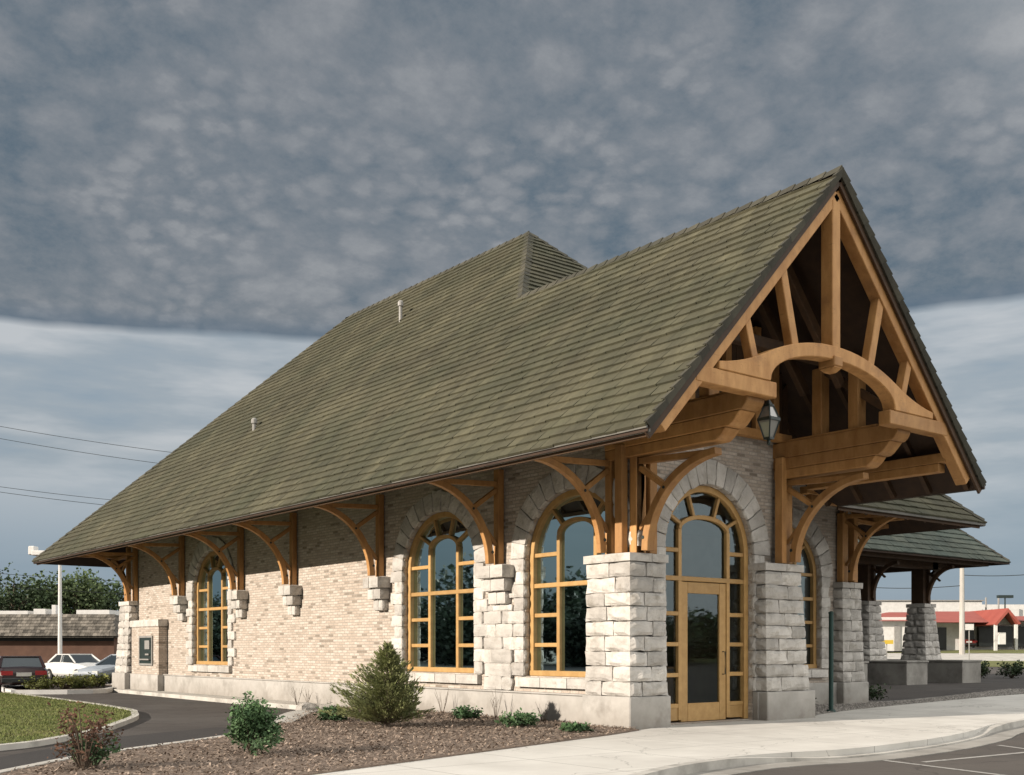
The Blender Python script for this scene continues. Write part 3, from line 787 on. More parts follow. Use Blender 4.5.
caps((XE, 30.47, EZ+.02), Q_, nL, nBk); caps((14.02, 30.47, EZ+.02), Q_, nRr, nBk)
mb.build('ridge_cap', M['capshingle'], roof, recalc=False)
# vent pipes
for x, y, hh, r_ in ((3.85, 13.95, .60, .055), (.90, 18.0, .36, .06)):
    z = roofz(x); mb = MB(); mb.tube([(x, y, z-.1), (x, y, z+hh)], r_, 12); mb.tube([(x, y, z+hh-.14), (x, y, z+hh-.02), (x, y, z+hh+.03)], [r_*1.6, r_*1.6, r_*.9], 12)
    if 0: mb.hexa([(x-.22, y-.18, roofz(x-.22)+.03), (x+.22, y-.18, roofz(x+.22)+.03), (x+.22, y+.18, roofz(x+.22)+.03), (x-.22, y+.18, roofz(x-.22)+.03), (x-.22, y-.18, roofz(x-.22)+.07), (x+.22, y-.18, roofz(x+.22)+.07), (x+.22, y+.18, roofz(x+.22)+.07), (x-.22, y+.18, roofz(x-.22)+.07)])
    mb.build('vent_pipe', M['metal'], roof)

# ================================================================== LANTERN
LT = empty('hanging_lantern', (.78, -2.62, 4.93), label='dark metal hanging lantern with clear glass sides under the gable beam', cat='lantern'); LT.scale = (.8, .8, .86); LT.location.z += .1
mb = MB()
def ring(z, r, n=4, off=math.pi/4): return [(r*math.cos(off+2*math.pi*k/n), r*math.sin(off+2*math.pi*k/n), z) for k in range(n)]
lv = [(.14, .10), (.52, .235), (.80, .10)]
for (za, ra), (zb_, rb) in ((lv[0], lv[1]), (lv[1], lv[2])):
    A_, B_ = ring(za, ra), ring(zb_, rb)
    for k in range(4): mb.beam(A_[k], B_[k], .025, .025)
for z, r_ in lv:
    A_ = ring(z, r_)
    for k in range(4): mb.beam(A_[k], A_[(k+1) % 4], .035, .04 if z != .52 else .06)
mb.tube([(0, 0, 0), (0, 0, .05), (0, 0, .13), (0, 0, .14)], [.02, .045, .03, .09]); mb.tube([(0, 0, .80), (0, 0, .88), (0, 0, .93)], [.11, .05, .015])
mb.tube([(0, 0, .9), (-.0, 0, 1.15)], .012); mb.beam((0, 0, 1.03), (-.30, 0, 1.03), .02, .02)
mb.build('frame', M['iron'], LT)
mb = MB()
for (za, ra), (zb_, rb) in ((lv[0], lv[1]), (lv[1], lv[2])):
    A_, B_ = ring(za, ra-.012), ring(zb_, rb-.012)
    for k in range(4): mb.add([A_[k], A_[(k+1) % 4], B_[(k+1) % 4], B_[k]], [(0, 1, 2, 3)])
mb.build('glass', M['lampglass'], LT, recalc=False)

# ================================================================== GREEN POST
GP = empty('green_post', (7.76, 1.08, 0), label='slim dark green metal post standing in the gravel beside the entrance', cat='post')
MB().tube([(0, 0, -.1), (0, 0, 2.35)], .055, 12).build('shaft', M['greenpipe'], GP, smooth_=False)
MB().tube([(0, 0, 2.35), (0, 0, 2.38), (0, 0, 2.41)], [.065, .065, .02], 12).build('finial', M['greenpipe'], GP)
MB().tube([(0, 0, -.02), (0, 0, .06)], [.12, .10], 12).build('foot', M['greenpipe'], GP)

# ================================================================== DRIVE-THROUGH CANOPY
CB = empty('drive_through_canopy', (24, 12, .2), label='green grey shingled hip roof canopy on stone piers beyond the wing', cat='canopy')
CO = Vector((24, 12, .2))
def shift(mb): mb.v = [tuple(Vector(v)-CO) for v in mb.v]; return mb
CE, CX0, CX1, CY0, CY1 = 5.2, 14.3, 31.0, 8.7, 17.7
cp = .95; cs = math.hypot(1, cp); half = (CY1-CY0)/2
mb = MB()
shingles(mb, (0, CY0, CE), (1, 0, 0), (0, 1/cs, cp/cs), lambda v: (CX0, lerp(CX1, CX1-half, min(1, v/cs/half))), half*cs, exp=.34)
shingles(mb, (0, CY1, CE), (1, 0, 0), (0, -1/cs, cp/cs), lambda v: (CX0, lerp(CX1, CX1-half, min(1, v/cs/half))), half*cs, exp=.34)
shingles(mb, (CX1, 0, CE), (0, 1, 0), (-1/cs, 0, cp/cs), lambda v: (lerp(CY0, CY0+half, min(1, v/cs/half)), lerp(CY1, CY1-half, min(1, v/cs/half))), half*cs, exp=.34)
cr = shift(mb).build('roof', M['shingle_green'], CB, recalc=False)
mb = MB(); zr = CE+cp*half; ym = CY0+half
deck([(CX0, CY0, CE), (CX1, CY0, CE), (CX1-half, ym, zr), (CX0, ym, zr)]); deck([(CX0, CY1, CE), (CX0, ym, zr), (CX1-half, ym, zr), (CX1, CY1, CE)]); deck([(CX1, CY0, CE), (CX1, CY1, CE), (CX1-half, ym, zr)])
shift(mb).build('soffit', M['soffit'], cr, recalc=False)
mb = MB(); caps((CX1, CY0, CE+.02), (CX1-half, ym, zr), (0, -cp, 1), (cp, 0, 1)); caps((CX1, CY1, CE+.02), (CX1-half, ym, zr), (0, cp, 1), (cp, 0, 1)); caps((CX0, ym, zr), (CX1-half, ym, zr), (0, -cp, 1), (0, cp, 1))
shift(mb).build('ridge_cap', M['capshingle'], cr, recalc=False)
mb = MB(); mb.box(CX0, CX1-1.9, CY0+1.75, CY0+2.15, CE-.35, CE+.3); mb.box(CX0, CX1-1.9, CY1-2.15, CY1-1.75, CE-.35, CE+.3); mb.box(CX1-3.0, CX1-2.6, CY0+1.75, CY1-1.75, CE-.352, CE+.1)
mb.box(CX0, CX1-.8, CY0+.5, CY0+.7, CE-.2, CE+.25); mb.box(CX1-1.0, CX1-.8, CY0+.71, CY1-.7, CE-.2, CE+.25)
shift(mb).split('beam', M['timber_dark'], CB)
for px_ in (19.5, 23.5, 27.5):
    for py_ in (10.5, 15.2):
        if px_ == 27.5 or py_ == 10.5 or px_ == 23.5:
            o = pier((px_-.1, px_+1.15, py_-.1, py_+1.15), (px_+.12, px_+.92, py_+.12, py_+.92), 1.0, 3.42, 8, None, plz=1.0, plinth=False)
            o.parent = CB; o.location = -CO
            mb = MB(); mb.box(px_+.24, px_+.80, py_+.24, py_+.80, 3.425, 5.2); mb.box(px_+.5, px_+.62, py_+.14, py_+.235, 3.425, 5.1)
            p = mb.build('post', M['timber_dark'], o)
            for rz, off in ((0, (px_+.80, py_+.52)), (-math.pi/2, (px_+.52, py_+.24))):
                if rz == 0 and px_ != 27.5: continue
                n = 10; mb = MB(); MP = lambda a, b, c: (off[0]+a, off[1]+c, b) if rz == 0 else (off[0]+c, off[1]-a, b)
                path = [(.04+1.15*(1-math.cos(t*math.pi/2/n)), 3.55+1.35*math.sin(t*math.pi/2/n)) for t in range(n+1)]
                mb.ribbon(path, .14, -.08, .08, MP); mb.ribbon([(0, 4.75), (path[5][0], path[5][1])], .09, -.05, .05, MP); mb.ribbon([(0, 4.1), (path[3][0], path[3][1])], .07, -.05, .05, MP)
                mb.ribbon([(path[5][0]-.1, path[5][1]+.12), (path[5][0]+.22, path[5][1]-.16)], .07, -.05, .05, MP)
                mb.build('curved_brace', M['timber_dark'], o, bevel=.006)
for px_ in (19.5, 23.5, 27.5):
    mb = MB(); x0, x1, y0, y1 = px_-.2, px_+1.25, 8.75, 16.5; z0 = .1
    mb.box(x0, x1, y0, y1, z0, .98); mb.box(x0-.04, x1+.04, y0-.04, y1+.04, .983, 1.06)
    shift(mb).build('base_wall', M['gutterc'], CB, bevel=.015)

# ================================================================== GROUND
def sheet(name, pts, z, mat, kind='structure', th=None, res=None, label=None):
    """flat polygon sheet, or a slab when th is given; follows the land"""
    loops = [[Vector((x, y, 0)) for x, y in pts]]
    bm = bmesh.new(); vs = [bm.verts.new((x, y, 0)) for x, y in pts]; f = bm.faces.new(vs)
    bmesh.ops.triangulate(bm, faces=[f])
    if res:
        for _ in range(res): bmesh.ops.subdivide_edges(bm, edges=bm.edges[:], cuts=1, use_grid_fill=True)
    for v in bm.verts: v.co.z = z+zg(v.co.x)
    if bm.faces and sum(f.normal.z for f in bm.faces) < 0: bmesh.ops.reverse_faces(bm, faces=bm.faces[:])
    if th:
        r = bmesh.ops.extrude_face_region(bm, geom=bm.faces[:])
        for v in [g for g in r['geom'] if isinstance(g, bmesh.types.BMVert)]: v.co.z -= th
        bmesh.ops.recalc_face_normals(bm, faces=bm.faces[:])
    me = bpy.data.meshes.new(name); bm.to_mesh(me); bm.free(); me.materials.append(mat)
    a = me.attributes.new('tone', 'FLOAT', 'FACE'); a.data.foreach_set('value', [.5]*len(me.polygons))
    o = bpy.data.objects.new(name, me); col.objects.link(o); o['kind'] = kind
    if label: o['label'] = label
    return o
# land: one sheet to the horizon
xs = [-1500, -600, -200, -80, -40, -20, 0, 8, 13, 15, 17, 19, 22, 28, 35, 42, 50, 58, 66, 74, 82, 90, 98, 104, 110, 160, 300, 700, 1500]
ys = [-1500, -400, -100, -40, -20, 0, 20, 40, 80, 160, 400, 1500]
mb = MB()
for i in range(len(xs)-1):
    for j in range(len(ys)-1):
        mb.add([(xs[i], ys[j], zg(xs[i])-.15), (xs[i+1], ys[j], zg(xs[i+1])-.15), (xs[i+1], ys[j+1], zg(xs[i+1])-.15), (xs[i], ys[j+1], zg(xs[i])-.15)], [(0, 1, 2, 3)], .5)
tag(mb.build('ground', M['land'], recalc=False), kind='structure')
def road_grid(name, x0, x1, y0, y1, z, mat, nx=24):
    mb = MB()
    for i in range(nx):
        a, b = lerp(x0, x1, i/nx), lerp(x0, x1, (i+1)/nx)
        mb.add([(a, y0, zg(a)+z), (b, y0, zg(b)+z), (b, y1, zg(b)+z), (a, y1, zg(a)+z)], [(0, 1, 2, 3)], .5)
    return tag(mb.build(name, mat, recalc=False), kind='structure')
road_grid('driveway', -70, -.2, -.0, 70, -.125, M['asphalt'], 4)
road_grid('driveway', -.2, 60, 28.5, 70, -.124, M['asphalt'], 40)
road_grid('parking_lot', -60, 60, -60, .0, -.13, M['asphalt_lot'], 60)
road_grid('driveway', 12.6, 60, .0, 28.5, -.12, M['asphalt'], 48)
road_grid('road', 61, 74, -200, 200, -.11, M['kerbc'], 10)
road_grid('lawn', 74.1, 82, -200, 200, -.10, M['turf'], 8)
road_grid('lawn', 52, 61, -200, 200, -.10, M['turf'], 8)

# sidewalk slab with its dropped kerb
front = [(-16, -9.6), (-7.6, -6.28), (-5.38, -5.40), (-4.09, -4.92), (-3.0, -4.72), (-2.27, -4.66), (-1.45, -4.75), (-.6, -4.92), (.2, -4.95), (.98, -4.88), (2.1, -4.76), (3.32, -4.53), (4.8, -4.15), (6.27, -3.62), (9.06, -2.98), (11.5, -2.7), (20, -2.7)]
back = [(20, 1.2), (17.0, 1.95), (12.0, 1.92), (8.9, 1.30), (6.6, .62), (5.7, .08), (5.0, .30), (1.0, .30), (.4, -.12), (-.2, -.32), (-1.25, -.78), (-8.29, -3.02), (-16, -5.5)]
sheet('sidewalk', front+back, 0, M['concrete'], th=.16)
# kerb face and gutter in front of it
def strip(name, path, w0, w1, z, mat, th=.15, drop=None):
    mb = MB(); n = len(path); pts = []
    for i, (x, y) in enumerate(path):
        a = Vector(path[max(i-1, 0)]); b = Vector(path[min(i+1, n-1)]); d = (b-a).normalized(); nn = Vector((d.y, -d.x))
        pts.append((Vector((x, y))+nn*w0, Vector((x, y))+nn*w1))
    for i in range(n-1):
        (a, b), (c, d) = pts[i], pts[i+1]
        def Z(p, i): return z+zg(p.x)+(drop[i] if drop else 0)
        z0 = -.2
        mb.hexa([(a.x, a.y, z0+zg(a.x)), (b.x, b.y, z0+zg(b.x)), (d.x, d.y, z0+zg(d.x)), (c.x, c.y, z0+zg(c.x)), (a.x, a.y, Z(a, i)), (b.x, b.y, Z(b, i)), (d.x, d.y, Z(d, i+1)), (c.x, c.y, Z(c, i+1))], .5)
    bm_ = mb.build(name, mat, recalc=True); return tag(bm_, kind='structure')
def dens(path, k=3):
    """smooth a polyline"""
    out = []
    n = len(path)
    for i in range(n-1):
        p0 = Vector(path[max(i-1, 0)]); p1 = Vector(path[i]); p2 = Vector(path[i+1]); p3 = Vector(path[min(i+2, n-1)])
        for j in range(k):
            t = j/k; out.append(tuple(.5*((2*p1)+(p2-p0)*t+(2*p0-5*p1+4*p2-p3)*t*t+(3*p1-p0-3*p2+p3)*t**3)))
    out.append(tuple(path[-1])); return out
fr = dens(front[:-1], 3)
dr = [0 if p[0] < -3.2 or p[0] > 7.5 else -.10*smooth(-3.2, -.6, p[0])*(1-smooth(4.0, 7.5, p[0])) for p in fr]
strip('kerb', fr, .0, .16, .004, M['kerbc'], drop=dr)
strip('gutter', fr, .16, .62, -.118, M['gutterc'], drop=[.0]*len(fr))
# parking stripes
for a, b in (((-.25, -5.45), (-.9, -8.2)), ((-.05, -6.05), (6.0, -6.45)), ((3.5, -5.3), (3.1, -6.1)), ((6.3, -4.6), (6.0, -7.6))):
    a, b = Vector(a), Vector(b); d = (b-a).normalized(); nn = Vector((-d.y, d.x))*.05
    sheet('parking_stripe', [tuple(a-nn), tuple(b-nn), tuple(b+nn), tuple(a+nn)], -.1255+R.uniform(-.0008, .0008), M['paint'])

# mulch bed
bedk = [(-12.6, -2.1), (-11.2, -.75), (-9.64, .85), (-8.2, 1.85), (-6.73, 2.85), (-5.4, 4.1), (-4.3, 5.7), (-3.3, 7.2), (-2.4, 8.4), (-1.5, 9.3), (-.9, 9.7), (-.2, 9.85)]
bed = bedk+[(.3, 9.8), (.3, 1.2), (.05, -.02), (-.1, -.34)]+[(-1.25, -.80), (-8.29, -3.04), (-13.5, -4.7)]
sheet('mulch_bed', bed, .02, M['soil'], th=.2)
strip('kerb', dens(bedk[:-1], 3), -.16, .0, .03, M['kerbc'])
mb = MB()
for (x, y, s_) in ((-1.9, 9.0, .34),):
    mb.rockbox(x-s_*.9, x+s_*.5, y-s_*.5, y+s_*.4, -.1, .12+.1*s_, n=5, bulge=.06, amp=.05)
tag(mb.build('kerb_stone', M['stone']), 'pale rounded stone at the tip of the mulch bed kerb', 'stone')
def inside(p, poly):
    x, y = p; c = False; n = len(poly)
    for i in range(n):
        x1, y1 = poly[i]; x2, y2 = poly[(i+1) % n]
        if (y1 > y) != (y2 > y) and x < (x2-x1)*(y-y1)/(y2-y1)+x1: c = not c
    return c
mb = MB(); cnt = 0
while cnt < 22000:
    x, y = R.uniform(-13, .3), R.uniform(-4.6, 9.8)
    sx, sy = (R.gauss(0, .14), R.gauss(0, .14)) if cnt % 9 == 0 else (0, 0)
    if not inside((x, y), bed): continue
    if -1.2 < y+sy < .0 and x+sx > -.2: sx = sy = 0
    x += sx; y += sy
    cnt += 1; L_ = R.uniform(.012, .036); w = R.uniform(.005, .013); a = R.uniform(0, 6.28); tl = R.gauss(0, .35)
    d = Vector((math.cos(a)*math.cos(tl), math.sin(a)*math.cos(tl), math.sin(tl)))*L_; s_ = Vector((-math.sin(a), math.cos(a), R.gauss(0, .3)))*w
    c = Vector((x, y, .03+R.uniform(0, .025))); mb.add([c-d-s_, c+d-s_, c+d+s_, c-d+s_], [(0, 1, 2, 3)])
tag(mb.build('bark_mulch', M['mulch'], recalc=False), 'loose brown bark mulch chips covering the planting bed', 'mulch', kind='stuff')

strip('kerb_apron', dens([(-4.4, 5.5), (-3.35, 7.05), (-2.45, 8.3), (-1.55, 9.15), (-.95, 9.55)], 3), -.32, .24, .045, M['kerbc'])
sheet('dark_drive_area', [(-12, 1.2), (-11, 2.4), (-10.3, 2.95), (-7.6, 5.7), (-5.2, 6.9), (-4.4, 6.2), (-5.6, 4.3), (-6.95, 3.0), (-8.4, 2.0), (-9.9, .95), (-11.4, -.6)], -.1195, M['asphalt_dark'])  # darker sheet laid over part of the driveway
# strip of concrete along the wall foot
sheet('footpath', [(-.75, 9.9), (-.55, 27.0), (.3, 27.0), (.3, 9.9)], .0, M['kerbc'], th=.16)
# grass island
isl = [(-4.2, 27.5), (-4.30, 20.36), (-4.42, 16.4), (-4.66, 13.3), (-5.05, 11.9), (-5.5, 10.6), (-6.2, 9.21), (-7.59, 6.77), (-9.06, 4.84), (-10.03, 4.08), (-13, 2.6), (-20, 1.0)]
sheet('grass_island', isl+[(-30, 5), (-30, 27.5)], -.05, M['turf'], th=.09)
isd = dens(isl, 3)
strip('kerb', isd, -.02, .14, -.03, M['kerbc'])
strip('gutter', isd, .95, 1.12, -.112, M['gutterc'])
mb = MB(); cnt = 0
while cnt < 26000:
    y = R.uniform(3, 27); x = R.uniform(-16, -4.2)
    if not inside((x, y), isl+[(-30, 5), (-30, 27.5)]): continue
    v = Vector((x, y, 0))-CAM; dd = v.dot(FW); la = v.dot(RT)
    if dd < 5 or abs(la/dd) > .52: continue
    cnt += 1; a = R.uniform(0, 6.28); h_ = R.uniform(.02, .05); w = .012
    mb.add([(x-w*math.cos(a), y-w*math.sin(a), -.05), (x+w*math.cos(a), y+w*math.sin(a), -.05), (x+R.gauss(0, .02), y+R.gauss(0, .02), h_-.05)], [(0, 1, 2)])
tag(mb.build('grass', M['blades'], recalc=False), 'short mown green grass on the kerbed island', 'grass', kind='stuff')

# gravel bed right of the entrance
gb = [(5.7, .1), (6.6, .64), (8.9, 1.32), (12.0, 1.94), (17.0, 1.97), (20, 1.4), (20, 3.0), (12.8, 3.0), (12.8, 3.3), (5.2, 3.3), (5.2, .9)]
sheet('gravel_bed', gb, .01, M['gravelbase'], th=.1, res=2)
mb = MB(); cnt = 0
while cnt < 5000:
    x, y = R.uniform(5.2, 20), R.uniform(.1, 3.3)
    if not inside((x, y), gb): continue
    cnt += 1; s_ = R.uniform(.015, .04); c = Vector((x, y, .015+zg(x)))
    pts = [c+Vector((math.cos(k*1.57+x*9)*s_, math.sin(k*1.57+x*9)*s_*.8, 0)) for k in range(4)]+[c+Vector((0, 0, s_*.8))]
    mb.add(pts, [(0, 1, 4), (1, 2, 4), (2, 3, 4), (3, 0, 4)])
tag(mb.build('gravel', M['gravel'], recalc=False), 'pale grey gravel stones beside the curved sidewalk', 'gravel', kind='stuff')
# small kerbed island by the parked cars
ki = [(-3.9, 27.3), (-1.6, 26.4), (-.3, 28.3), (1.2, 32.5), (-.6, 34.2), (-2.9, 32.6)]
sheet('planting_island', ki, .0, M['soil'], th=.14)
strip('kerb', dens(ki+[ki[0]], 3), -.0, .2, .035, M['white'])

# ================================================================== PLANTS
def leaf(mb, c, size, d=None, asp=.5, tn=None):
    a = Vector((R.gauss(0, 1), R.gauss(0, 1), R.gauss(0, .7))).normalized() if d is None else d
    b = a.cross(Vector((R.gauss(0, 1), R.gauss(0, 1), R.gauss(0, 1)))).normalized()*size*asp
    a = a*size
    mb.add([c-a*.5, c+b*.5, c+a*.5, c-b*.5], [(0, 1, 2, 3)], tn)
def tree(name, loc, h, w, mat, label, group, leaves=3500, trunk=.3, seed=1, low=.15, size=.45):
    rr = random.Random(seed)
    root = empty(name, loc, label=label, cat='tree', group=group)
    mb = MB(); tp = []
    hh = h*.55
    mb.tube([(0, 0, -.2), (.05, .03, hh*.5), (rr.uniform(-.3, .3), rr.uniform(-.3, .3), hh), (0, 0, h*.85)], [trunk, trunk*.8, trunk*.55, .04], 8)
    cl = []
    for i in range(26):
        a = rr.uniform(0, 6.28); t = rr.random()**.8; z = h*(low+(.88-low)*t); prof = math.sin(math.pi*min(1, (z/h-low*.6)/(1.04-low*.6)))**.7
        r_ = w/2*prof*rr.uniform(.35, .75)
        c = Vector((math.cos(a)*r_, math.sin(a)*r_, z)); s = w*rr.uniform(.14, .26)
        cl.append((c, s)); mb.tube([(0, 0, z*.6), (c.x*.5, c.y*.5, z*.85), c], [trunk*.35, trunk*.2, .03], 5)
    mb.build('trunk', M['bark'], root)
    mb = MB()
    for k in range(leaves):
        c, s = cl[rr.randrange(len(cl))]
        v = Vector((rr.gauss(0, 1), rr.gauss(0, 1), rr.gauss(0, .8))); v = v.normalized()*s*(rr.random()**.35)*rr.uniform(.8, 1.25)
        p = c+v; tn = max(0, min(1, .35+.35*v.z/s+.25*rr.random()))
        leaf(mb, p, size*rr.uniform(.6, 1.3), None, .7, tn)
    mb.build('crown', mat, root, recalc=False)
    return root
def bg(px, Dp, z=None):
    p = CAM+FW*Dp+RT*((px-512)/1102*Dp); p.z = zg(p.x)-.15 if z is None else z; return p
gt = 'trees behind the brown building'
k = 0
for px, Dp, h, w, m, lab in ((-18, 150, 10, 13, 'leaf', 'dark leafy tree at the left edge behind the brown building'),
                             (14, 148, 11.6, 13, 'leaf', 'tall dark round tree, first of the row behind the brown building'),
                             (52, 160, 10.0, 12, 'leaf2', 'lower lighter green tree just left of the white lamp post'),
                             (76, 150, 10.4, 12, 'leaf2', 'bushy green tree just right of the white lamp post'),
                             (100, 155, 9.6, 11, 'leaf', 'dark bushy tree behind the brown roof near the stone building'),
                             (122, 158, 9.8, 12, 'leaf', 'dark tree partly hidden by the corner pier of the building'),
                             (148, 158, 9.0, 12, 'leaf2', None)):
    if lab: tree('tree', bg(px, Dp), h*1.13, w, M[m], lab, gt, 5000, .35, 10+k, .05, .5)
    k += 1
# trees across the street to the west, mirrored in the windows
def tree_row(pts, hs, mats, label, group):
    protos = None
    for i, p in enumerate(pts):
        if i < 2: t = tree('tree', p, 9, 12, M[mats[i % 2]], label, group, 5200, .35, 60+i, .02, .62); protos = (protos or [])+[t]; t.scale = (1, 1, hs(i))
        else:
            t = copy_tree(protos[i % 2]); t.location = p; t.rotation_euler = (0, 0, i*1.7); t.scale = (1, 1, hs(i))
tree_row([Vector((-54-5*math.sin(i*2.1), 36+7.6*i, -.15)) for i in range(20)], lambda i: .86+.2*math.sin(i*1.7), ('leafdark', 'leafdark'), 'leafy street tree in the row west of the building', 'street trees west of the building')
tree_row([Vector((-66-4*math.sin(i*2.7), 41+7.6*i, -.15)) for i in range(22)], lambda i: .84+.16*math.sin(i*1.3+1), ('leafdark', 'leafdark'), 'dense street tree in the second row west of the building', 'second row of trees west of the building')
tree_row([Vector((30+i*8, -52-9*math.cos(i*1.9), -.15)) for i in range(8)], lambda i: .52+.1*math.sin(i*2.3), ('leaf', 'leaf'), 'low leafy tree beyond the parking lot facing the entrance', 'trees beyond the parking lot')

def shrub(name, loc, h, w, mat, label, n=2600, size=.05, seed=3, group=None, airy=.5, cat='shrub', stem=True, asp=.5):
    rr = random.Random(seed); root = empty(name, loc, label=label, cat=cat, group=group)
    mb = MB(); tips = []
    for i in range(34):
        a = rr.uniform(0, 6.28); e = rr.uniform(.25, 1.0); r_ = w/2*rr.uniform(.35, 1.12)*math.cos(e*.9)**.5*(1+.22*math.sin(2*a+seed))
        tip = Vector((math.cos(a)*r_, math.sin(a)*r_, h*(.12+.85*e**1.1)*rr.uniform(.68, 1.14)))
        mid = tip*.5+Vector((0, 0, h*.12)); tips.append((mid, tip))
        mb.tube([(0, 0, -.05), mid, tip], [.012, .008, .003], 4)
    mb.build('stem', M['bark'], root)
    mb = MB()
    for k in range(n):
        mid, tip = tips[rr.randrange(len(tips))]; t = rr.random()**airy
        p = mid.lerp(tip, t)+Vector((rr.gauss(0, 1), rr.gauss(0, 1), rr.gauss(0, 1)))*w*.065
        if p.z < .02: p.z = rr.uniform(.02, .1)
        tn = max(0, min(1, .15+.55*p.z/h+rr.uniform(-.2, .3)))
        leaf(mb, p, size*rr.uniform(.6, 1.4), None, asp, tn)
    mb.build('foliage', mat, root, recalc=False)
    return root
shrub('leafy_shrub', (-7.80, -.40, .02), .74, .92, M['shrub'], 'round bright green leafy shrub in the mulch near the driveway kerb', 5200, .055, 5)
shrub('sparse_shrub', (-10.28, -.95, .02), .86, .86, M['redleaf'], 'sparse reddish twiggy shrub in the front corner of the mulch bed', 650, .055, 6, airy=.4)
shrub('sparse_shrub', (-10.12, -.78, .02), .46, .62, M['shrub'], 'low dark green shrub mingling with the reddish twiggy one', 900, .06, 16)
gp = 'small green plants along the wall foot'
for i, (x, y, h, w, lab) in enumerate(((-.85, 4.0, .24, .62, 'low green plant by the wall just right of the conifer'), (-1.35, 1.55, .26, .75, 'wide low green plant below the window nearest the entrance'),
                                  (-1.5, -.15, .15, .42, 'smallest green plant beside the sidewalk near the corner pier'), (-1.6, 5.6, .34, .8, 'low green plant hidden partly behind the conifer'), (-3.3, 5.3, .28, .75, 'low green plant to the left of the conifer'))):
    shrub('low_plant', (x, y, .02), h, w, M['shrub'], lab, 700, .08, 20+i, gp, cat='plant')
# conifer
def conifer(loc, h, w, label):
    rr = random.Random(12); root = empty('conifer', loc, label=label, cat='conifer')
    mb = MB(); mb.tube([(0, 0, -.1), (.02, 0, h*.5), (-.03, .02, h*.98)], [.045, .028, .006], 7); lf = MB()
    for i in range(430):
        t = rr.random()**1.25; z0 = h*(.03+.93*t); a = rr.uniform(0, 6.28)
        prof = (1-t)**.8*(.95+.22*math.sin(a*3+1)+.2*rr.gauss(0, 1))*(1.12 if t < .3 else 1)
        L_ = max(.06, w/2*prof*rr.uniform(.6, 1.1)); rise = rr.uniform(.1, .65)*L_+.03
        tip = Vector((math.cos(a)*L_, math.sin(a)*L_, z0+rise)); base = Vector((0, 0, z0))
        mb.tube([base, base.lerp(tip, .5)-Vector((0, 0, .01)), tip], [.008, .005, .002], 4)
        for k in range(int(52*L_/.6)+10):
            s = rr.random()**.6; p = base.lerp(tip, .15+.87*s); side = Vector((-math.sin(a), math.cos(a), 0))*rr.gauss(0, 1)*.075*(1.35-s)
            p = p+side+Vector((0, 0, rr.gauss(0, .022)))
            d = ((tip-base).normalized()+side*7+Vector((0, 0, .25))).normalized()
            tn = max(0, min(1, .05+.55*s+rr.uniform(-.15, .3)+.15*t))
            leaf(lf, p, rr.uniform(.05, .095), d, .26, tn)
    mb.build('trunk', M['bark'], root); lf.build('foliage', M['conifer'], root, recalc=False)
conifer((-3.36, 3.15, .02), 1.62, 1.62, 'feathery young conifer in the mulch bed before the brick wall')
# bare twigs against the wall
gtw = 'bare twiggy plants by the wall'
for i, (px, py, h, lab) in enumerate(((297, 705, .55, 'bare twigs by the wall just left of the pale kerb stone'), (325, 703, .42, 'bare leaning twigs by the wall between kerb stone and conifer'), (455, 714, .62, 'bare twigs against the wall foot right of the conifer'), (515, 718, .75, 'bare thin twigs below the corner of the nearest window'), (556, 722, .5, 'faint bare twigs against the plinth near the corner pier'))):
    # where each stands on the ground
    d = FW+RT*((px-512)/1102)+Vector((0, 0, -(py-649.2)/1102)); tt = -1.5/d.z; p = CAM+d*tt
    p.x = min(p.x, -.12); mb = MB(); rr = random.Random(i)
    for k in range(7):
        a = rr.uniform(0, 6.28); q = Vector((math.cos(a)*.16, math.sin(a)*.16, h*rr.uniform(.6, 1))); mb.tube([(0, 0, -.05), q*.5+Vector((.02, 0, 0)), q], [.006, .004, .002], 4)
        mb.tube([q*.55, q*.8+Vector((rr.gauss(0, .06), rr.gauss(0, .06), .05))], [.003, .0015], 4)
    o = mb.build('twiggy_plant', M['bark'], recalc=False); o.location = p; tag(o, lab, 'plant', gtw)
# dark shrubs in the gravel and by the canopy, yellow-green plants by the cars
gs = 'dark low shrubs beside the wing'
for i, (x, y, h, w, lab) in enumerate(((6.5, 2.3, .45, 1.2, 'dark low shrub behind the right entrance pier'), (8.0, 2.5, .40, 1.1, 'dark low shrub below the wing window by the green post'), (13.6, 4.3, .42, 1.4, 'dark low shrub beside the end pier of the wing'))):
    shrub('dark_shrub', (x, y, zg(x)), h, w, M['leaf'], lab, 900, .1, 40+i, gs)
gs = 'round shrubs beyond the canopy'
for i, (px, lab) in enumerate(((980, 'left one of two small dark round shrubs beyond the canopy'), (1012, 'right one of two small dark round shrubs beyond the canopy'))):
    p = bg(px, 52); p.z = zg(p.x)-.12
    shrub('dark_shrub', p, .75, 1.3, M['leaf'], lab, 900, .12, 50+i, gs)
gy = 'yellow green shrubs on the small island by the cars'
for i, (x, y, lab) in enumerate(((-2.9, 28.4, 'yellow green low shrub at the left end of the small island'), (-1.9, 28.2, 'yellow green low shrub second from the left on the small island'), (-1.2, 28.6, 'yellow green low shrub in the middle of the small island'), (-.3, 29.6, 'yellow green low shrub at the right end of the small island'))):
    shrub('island_shrub', (x, y, 0), .5, 1.15, M['yelleaf'], lab, 800, .1, 70+i, gy)

